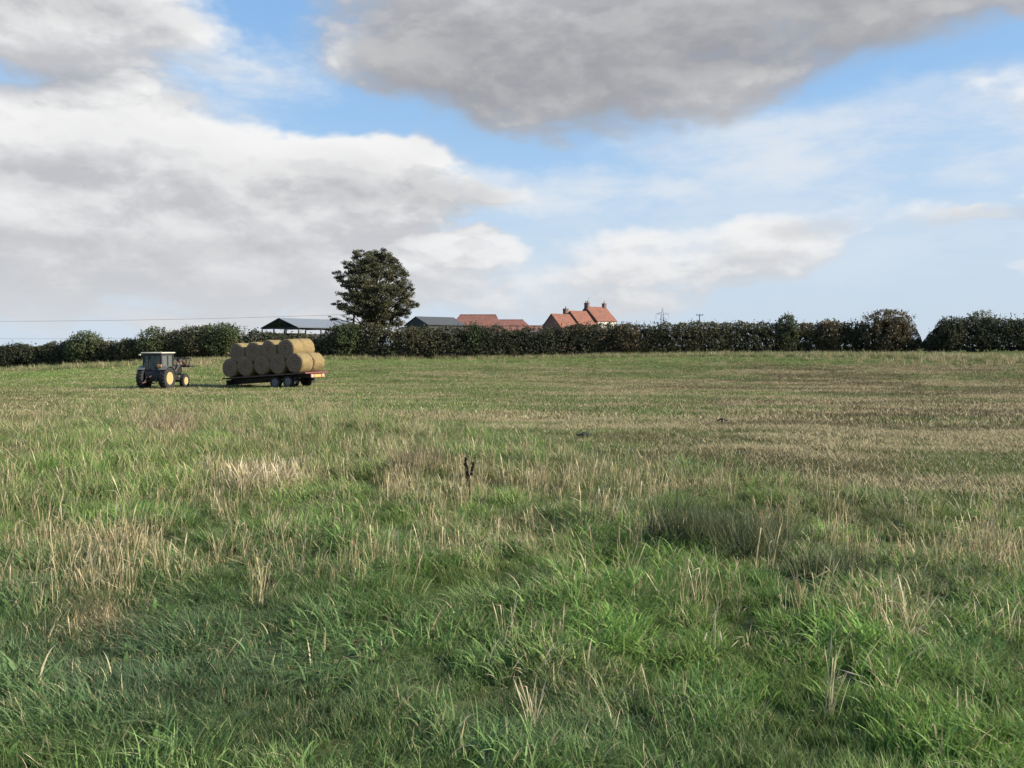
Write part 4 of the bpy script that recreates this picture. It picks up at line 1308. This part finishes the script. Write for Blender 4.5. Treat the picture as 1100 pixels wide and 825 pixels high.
# cab
cab = MB()
X0, X1, YW, Z0, Z1 = -.42, 1.12, .66, 1.28, 2.42
cab.box(((X0 + X1) / 2, 0, 1.2), (X1 - X0, 2 * YW, .26), .03)
for (x_, y_, w_) in ((X0 + .05, -YW + .05, .13), (X0 + .05, YW - .05, .13), (X1 - .04, -YW + .04, .11), (X1 - .04, YW - .04, .11), (.42, -YW + .04, .1), (.42, YW - .04, .06), (X0 + .03, -.22, .1), (X0 + .03, .22, .1)):
    cab.box((x_, y_, (Z0 + Z1) / 2), (w_, w_, Z1 - Z0 + .1), .01)
cab.box((X0 + .03, 0, Z1 - .04), (.08, 2 * YW, .12)).box((X1 - .03, 0, Z1 - .04), (.08, 2 * YW, .12))
for s in (-1, 1): cab.box(((X0 + X1) / 2, s * (YW - .04), Z1 - .04), (X1 - X0, .08, .12))
cab.box((X0 + .0, 0, 1.0), (.16, 1.0, .4), .02)
c_ = cab.build('cab', M['steel_dark'], tk)
MB().box(((X0 + X1) / 2, 0, Z1 + .07), (X1 - X0 + .22, 2 * YW + .2, .085), .03).build('cab_roof', M['cream'], tk, True)
g = .02
for (yc, wd) in ((-.42, .34), (0, .38), (.42, .34)):
    MB().box((X0 + .035, yc, (Z0 + Z1) / 2 + .03), (g, wd, Z1 - Z0 - .08)).build('window', M['cab_glass'], c_)
for s in (-1, 1):
    for (xc, wd) in ((.03, .64), (.73, .5)):
        MB().box((xc, s * (YW - .035), (Z0 + Z1) / 2 + .03), (wd, g, Z1 - Z0 - .08)).build('window', M['cab_glass'], c_)
MB().box((X1 - .035, 0, (Z0 + Z1) / 2 + .03), (g, 2 * YW - .2, Z1 - Z0 - .08)).build('windscreen', M['cab_glass'], c_)
MB().box((.1, 0, 1.42), (.45, .45, .12), .04).box((-.12, 0, 1.72), (.1, .44, .55), .04).build('seat', M['steel_dark'], tk)
MB().tube([(.75, 0, 1.3), (.62, 0, 1.7)], .025, 6).build('steering_column', M['steel_dark'], tk)
MB().box((X0 - .06, -YW + .12, 1.62), (.08, .32, .2), .03).tube([(X0, -YW + .12, 1.5), (X0 - .06, -YW + .12, 1.62)], .02, 6).build('warning_panel', M['orange'], tk)
MB().box((X0 - .1, YW + .16, 2.36), (.1, .14, .1), .03).tube([(X0, YW, 2.4), (X0 - .08, YW + .14, 2.38)], .015, 5).build('work_lamp', M['cream'], tk)
for s in (-1, 1): MB().tube([(X1 - .05, s * YW, 2.0), (X1 + .1, s * (YW + .28), 2.05)], .015, 5).box((X1 + .1, s * (YW + .3), 1.98), (.04, .16, .28), .02).build('mirror', M['steel_dark'], tk)
# rear linkage
mb = MB()
for s in (-1, 1):
    mb.tube([(-.25, s * .3, .6), (-1.0, s * .42, .45)], .04, 6).tube([(-.3, s * .32, 1.15), (-.75, s * .39, .52)], .025, 6)
mb.tube([(-.35, 0, 1.0), (-.85, 0, .85)], .035, 6).box((-.45, 0, .42), (.35, .1, .08)).build('rear_linkage', M['steel_rust'], tk)
# front loader
ld = bpy.data.objects.new('front_loader', None); COL.objects.link(ld); ld.parent = tk
for s in (-1, 1):
    MB().tube([(1.15, s * .5, .75), (1.2, s * .52, 1.75)], .08, 6).build('loader_post', M['steel_rust'], ld)
    MB().tube([(1.15, s * .52, 1.72), (2.35, s * .55, 1.95), (2.8, s * .55, 1.75), (3.15, s * .55, 1.52)], .075, 6).build('loader_arm', M['steel_rust'], ld)
    MB().tube([(1.3, s * .5, .85), (2.3, s * .55, 1.8)], .045, 6).build('loader_ram', M['steel_rust'], ld, True)
MB().box((1.35, .0, 1.0), (.25, 1.1, .3), .03).tube([(1.2, -.45, 1.1), (1.6, -.45, 1.5), (1.5, -.45, 1.75)], .04, 6).tube([(1.3, -.55, .8), (1.9, -.5, .6)], .05, 6).build('loader_frame', M['steel_rust'], ld)
mb = MB().tube([(3.2, -.75, 1.52), (3.2, .75, 1.52)], .1, 6).tube([(3.2, -.75, 2.05), (3.2, .75, 2.05)], .04, 6)
for k in range(7):
    yy = -.72 + k * .24
    mb.tube([(3.2, yy, 2.05), (3.2, yy, 1.5), (3.75, yy, 1.46), (4.3, yy, 1.55)], [.04, .055, .05, .02], 5)
for yy in (-.5, .0, .5):
    mb.tube([(3.2, yy, 2.05), (3.7, yy, 2.1), (4.05, yy, 1.85)], [.035, .03, .015], 5)
mb.build('bale_grab', M['steel_dark'], ld)

# ------------------------------------------------------------------ sky, sun, camera
SUN_AZ, SUN_EL = 100.0, 27.0
w = bpy.data.worlds.new('World'); SC.world = w; w.use_nodes = True
nt = w.node_tree; nt.nodes.clear(); L = nt.links.new
outw = N(nt, 'ShaderNodeOutputWorld'); bg = N(nt, 'ShaderNodeBackground'); L(bg.outputs[0], outw.inputs[0])
STR = .12
EXPO = 1.0
bg.inputs['Strength'].default_value = STR
sky = N(nt, 'ShaderNodeTexSky', sky_type='NISHITA', sun_disc=False)
sky.sun_elevation = R(SUN_EL); sky.sun_rotation = R(SUN_AZ); sky.air_density = 1.0; sky.dust_density = .6; sky.ozone_density = 1.5
tc = N(nt, 'ShaderNodeTexCoord')


def sky_ae(px, py):
    p_ = pt(px, py, 1.0) - Vector((0, 0, CAMZ))
    return math.degrees(math.atan2(p_.x, p_.y)), math.degrees(math.atan2(p_.z, math.hypot(p_.x, p_.y)))


PXD = 1 / 15.0     # degrees per photo pixel, roughly
CUM = [  # cx, cy, rx, ry, rot, weight   (solid clouds)
    (720, 20, 400, 92, -3, 1.0), (540, 62, 210, 88, 10, 1.0), (620, 0, 300, 80, 0, 1.0), (980, -18, 340, 46, 0, .9),
    (20, 10, 190, 62, -6, .9), (40, 50, 110, 40, 0, .8), (205, 66, 105, 22, 4, .5),
    (95, 112, 75, 36, 0, .8), (205, 118, 40, 18, 0, .35), (-60, 150, 130, 70, 0, 1.0),
    (150, 215, 330, 110, 3, 1.15), (330, 195, 210, 62, 6, 1.1), (470, 212, 120, 28, 2, .8), (60, 160, 200, 60, 0, .9),
    (495, 278, 90, 26, 0, .8), (200, 310, 420, 60, 0, .68), (560, 315, 260, 40, 0, .5),
    (780, 262, 230, 40, -4, .62), (880, 250, 90, 26, 0, .6), (1050, 232, 80, 16, 0, .5), (1090, 300, 24, 14, 0, .6),
    (1220, 200, 100, 60, 0, .6), (-250, 230, 220, 120, 0, 1.0), (1350, 60, 200, 60, 0, 1.0)]
VEIL = [(215, 66, 120, 30, 4, 1.0), (180, 110, 130, 30, 0, .7), (870, 165, 200, 56, 0, .95), (1070, 155, 140, 56, 0, 1.0), (620, 205, 190, 30, 3, .95), (760, 158, 60, 36, 0, .6), (960, 120, 90, 30, -12, .45), (850, 250, 420, 75, 0, .55), (330, 300, 500, 90, 0, .6), (560, 240, 200, 50, 0, .35), (800, 225, 300, 50, 0, .5)]
DARK = [(550, 75, 260, 85, 8, 1.0), (780, 40, 360, 80, -3, 1.0), (420, 60, 90, 60, 0, .9), (120, 262, 240, 18, 2, .55), (490, 208, 90, 22, 0, .6), (880, 244, 50, 16, 0, .55), (1050, 228, 90, 16, 0, .55), (60, 4, 170, 26, -4, .4), (150, 300, 260, 20, 0, .4), (210, 118, 40, 14, 0, .4), (340, 205, 120, 40, 0, .25), (30, 80, 90, 16, 0, .5), (300, 330, 400, 26, 0, .25)]


def blob_group(name, lst, soft):
    g_ = bpy.data.node_groups.new(name, 'ShaderNodeTree')
    g_.interface.new_socket('Vector', in_out='INPUT', socket_type='NodeSocketVector')
    g_.interface.new_socket('Value', in_out='OUTPUT', socket_type='NodeSocketFloat')
    a, o_ = g_.nodes.new('NodeGroupInput'), g_.nodes.new('NodeGroupOutput')
    prev = None
    for (cx_, cy_, rx_, ry_, rot, wt) in lst:
        az, el = sky_ae(cx_, cy_)
        mp = g_.nodes.new('ShaderNodeMapping'); mp.vector_type = 'TEXTURE'
        mp.inputs['Location'].default_value = (az, el, 0); mp.inputs['Rotation'].default_value = (0, 0, -R(rot)); mp.inputs['Scale'].default_value = (rx_ * PXD * 1.25, ry_ * PXD * 1.25, 1)
        g_.links.new(a.outputs[0], mp.inputs[0])
        gr = g_.nodes.new('ShaderNodeTexGradient'); gr.gradient_type = 'SPHERICAL'; g_.links.new(mp.outputs[0], gr.inputs[0])
        mr = g_.nodes.new('ShaderNodeMapRange'); mr.interpolation_type = 'SMOOTHSTEP'; mr.inputs[2].default_value = soft; mr.inputs[4].default_value = wt
        g_.links.new(gr.outputs['Fac'], mr.inputs[0])
        if prev is None: prev = mr.outputs[0]
        else:
            mx_ = g_.nodes.new('ShaderNodeMath'); mx_.operation = 'MAXIMUM'
            g_.links.new(prev, mx_.inputs[0]); g_.links.new(mr.outputs[0], mx_.inputs[1]); prev = mx_.outputs[0]
    g_.links.new(prev, o_.inputs[0])
    return g_


GC, GV, GD = blob_group('cumulus_places', CUM, .62), blob_group('veil_places', VEIL, .8), blob_group('dark_places', DARK, .8)


def mth(op, a, b_=None, c=None, clamp=False):
    n_ = N(nt, 'ShaderNodeMath', operation=op); n_.use_clamp = clamp
    for i, v in enumerate((a, b_, c)):
        if v is None: continue
        if isinstance(v, (int, float)): n_.inputs[i].default_value = v
        else: L(v, n_.inputs[i])
    return n_.outputs[0]


def combine(x, y, z=0.0):
    n_ = N(nt, 'ShaderNodeCombineXYZ')
    for i, v in enumerate((x, y, z)):
        if isinstance(v, (int, float)): n_.inputs[i].default_value = v
        else: L(v, n_.inputs[i])
    return n_.outputs[0]


def rng(v, a, b_, c=0.0, d=1.0, sm=True):
    n_ = N(nt, 'ShaderNodeMapRange', interpolation_type='SMOOTHSTEP' if sm else 'LINEAR')
    L(v, n_.inputs[0])
    for i, q_ in enumerate((a, b_, c, d)): n_.inputs[i + 1].default_value = q_
    return n_.outputs[0]


nrm = N(nt, 'ShaderNodeVectorMath', operation='NORMALIZE'); L(tc.outputs['Generated'], nrm.inputs[0])
sp3 = N(nt, 'ShaderNodeSeparateXYZ'); L(nrm.outputs[0], sp3.inputs[0])
AZ = mth('MULTIPLY', mth('ARCTAN2', sp3.outputs[0], sp3.outputs[1]), 57.2958)
EL = mth('MULTIPLY', mth('ARCSINE', sp3.outputs[2]), 57.2958)
base3 = combine(mth('MULTIPLY', sp3.outputs[0], 1.0), mth('MULTIPLY', sp3.outputs[1], 1.0), mth('MULTIPLY', sp3.outputs[2], 2.0))


def noise(vec, scale, detail, rough, typ='FBM', lac=2.1, off=(0, 0, 0), dist=0.0):
    a_ = N(nt, 'ShaderNodeVectorMath', operation='ADD'); L(vec, a_.inputs[0]); a_.inputs[1].default_value = off
    n_ = N(nt, 'ShaderNodeTexNoise', noise_type=typ, i_Scale=scale, i_Detail=detail, i_Roughness=rough, i_Lacunarity=lac, i_Distortion=dist)
    L(a_.outputs[0], n_.inputs['Vector']); return n_


def grp(g_, vec):
    n_ = N(nt, 'ShaderNodeGroup'); n_.node_tree = g_; L(vec, n_.inputs[0]); return n_.outputs[0]


def density(dx_, dz_):
    """cloud density looked up at an offset of (dx, dz) degrees"""
    off = (math.radians(dx_), 0, math.radians(dz_) * 2.0)
    w1 = noise(base3, 5.0, 4.0, .55, off=off)
    s_ = N(nt, 'ShaderNodeSeparateColor'); L(w1.outputs['Color'], s_.inputs[0])
    a_ = mth('ADD', AZ, mth('MULTIPLY_ADD', s_.outputs[0], 13.0, -6.5 + dx_))
    e_ = mth('ADD', EL, mth('MULTIPLY_ADD', s_.outputs[1], 6.5, -3.25 + dz_))
    m_ = grp(GC, combine(a_, e_))
    f_ = noise(base3, 8.5, 10.0, .53, off=off, dist=.2)
    f2 = noise(base3, 22.0, 6.0, .6, off=(off[0] + 3, off[1], off[2]))
    d_ = mth('MULTIPLY_ADD', f_.outputs['Fac'], 1.25, mth('MULTIPLY', f2.outputs['Fac'], .22))
    d_ = mth('ADD', mth('MULTIPLY', m_, 1.0), mth('SUBTRACT', d_, .74))
    return d_, m_


D0, M0 = density(0, 0)
D1, _ = density(1.0, 2.2)
D2, _ = density(.35, .75)
light = mth('ADD', mth('MULTIPLY', rng(mth('SUBTRACT', D0, D1), -.30, .36), .70), mth('MULTIPLY', rng(mth('SUBTRACT', D0, D2), -.10, .12), .30))
core = rng(D0, .6, 1.5)
wv = noise(base3, 7.0, 5.0, .6, off=(5, 2, 1))
s_ = N(nt, 'ShaderNodeSeparateColor'); L(wv.outputs['Color'], s_.inputs[0])
av_ = mth('ADD', AZ, mth('MULTIPLY_ADD', s_.outputs[0], 16.0, -8.0)); ev_ = mth('ADD', EL, mth('MULTIPLY_ADD', s_.outputs[1], 6.0, -3.0))
vecv = combine(av_, ev_)
veil = mth('MULTIPLY', grp(GV, vecv), rng(noise(combine(mth('MULTIPLY', AZ, .03), mth('MULTIPLY', EL, .10)), 3.0, 7.0, .58).outputs['Fac'], .3, .62, .25, 1.0))
ad_ = mth('ADD', AZ, mth('MULTIPLY_ADD', s_.outputs[2], 8.0, -4.0)); ed_ = mth('ADD', EL, mth('MULTIPLY_ADD', s_.outputs[0], 4.0, -2.0))
dark = grp(GD, combine(ad_, ed_))
alpha = mth('ADD', mth('MULTIPLY', rng(D0, .25, .72), mth('SUBTRACT', 1.0, dark)), mth('MULTIPLY', rng(D0, .05, .92), dark))
# horizon mist of thin high cloud
mist = rng(EL, 0.0, 15.0, .80, 0.0)


def col(r_, g_, b_):
    k_ = STR * 2 ** EXPO
    return (r_ / k_, g_ / k_, b_ / k_, 1)


def cmix(f, a, b_):
    n_ = N(nt, 'ShaderNodeMix', data_type='RGBA')
    if isinstance(f, (int, float)): n_.inputs['Factor'].default_value = f
    else: L(f, n_.inputs['Factor'])
    for nm, v in (('A', a), ('B', b_)):
        if isinstance(v, tuple): n_.inputs[nm].default_value = v
        else: L(v, n_.inputs[nm])
    return n_.outputs['Result']


GAIN = N(nt, 'ShaderNodeVectorMath', operation='MULTIPLY'); L(sky.outputs[0], GAIN.inputs[0]); GAIN.inputs[1].default_value = (1.0, 1.0, 1.0)
blue = cmix(.88, GAIN.outputs[0], cmix(rng(EL, 6.0, 26.0), col(.40, .61, .86), col(.23, .46, .81)))
c0 = cmix(mist, blue, col(.62, .70, .79))
c0 = cmix(veil, c0, col(.74, .80, .87))
shade = cmix(light, col(.53, .54, .57), col(.92, .92, .92))
shade = cmix(mth('MULTIPLY', core, .22), shade, col(.52, .53, .56))
shade = cmix(mth('MULTIPLY', dark, .8), shade, cmix(light, col(.30, .305, .335), col(.40, .405, .42)))
lowf = rng(EL, 1.0, 12.0, .6, 0.0)
shade = cmix(lowf, shade, col(.74, .76, .79))
c1 = cmix(alpha, c0, shade)
L(c1, bg.inputs['Color'])
w.cycles.sampling_method = 'MANUAL'; w.cycles.sample_map_resolution = 512

sun = bpy.data.lights.new('Sun', 'SUN'); sun.energy = 4.5; sun.angle = R(.6); sun.color = (1.0, .93, .82)
so = bpy.data.objects.new('Sun', sun); COL.objects.link(so)
sd = Vector((math.sin(R(SUN_AZ)) * math.cos(R(SUN_EL)), math.cos(R(SUN_AZ)) * math.cos(R(SUN_EL)), math.sin(R(SUN_EL))))
so.rotation_euler = sd.to_track_quat('Z', 'Y').to_euler()

cam = bpy.data.cameras.new('Camera'); cam.sensor_width = 36; cam.lens = 36 * F / 1100; cam.clip_end = 20000; cam.clip_start = .05
co = bpy.data.objects.new('Camera', cam); COL.objects.link(co); co.location = (0, 0, CAMZ); co.rotation_euler = (math.pi / 2 - PITCH, 0, 0)
SC.camera = co
SC.view_settings.view_transform = 'Standard'; SC.view_settings.look = 'None'; SC.view_settings.gamma = 1; SC.view_settings.exposure = EXPO
SC.view_settings.use_curve_mapping = False
SC.cycles.max_bounces = 6; SC.cycles.diffuse_bounces = 3; SC.cycles.transmission_bounces = 4; SC.cycles.transparent_max_bounces = 8
SC.cycles.use_denoising = True
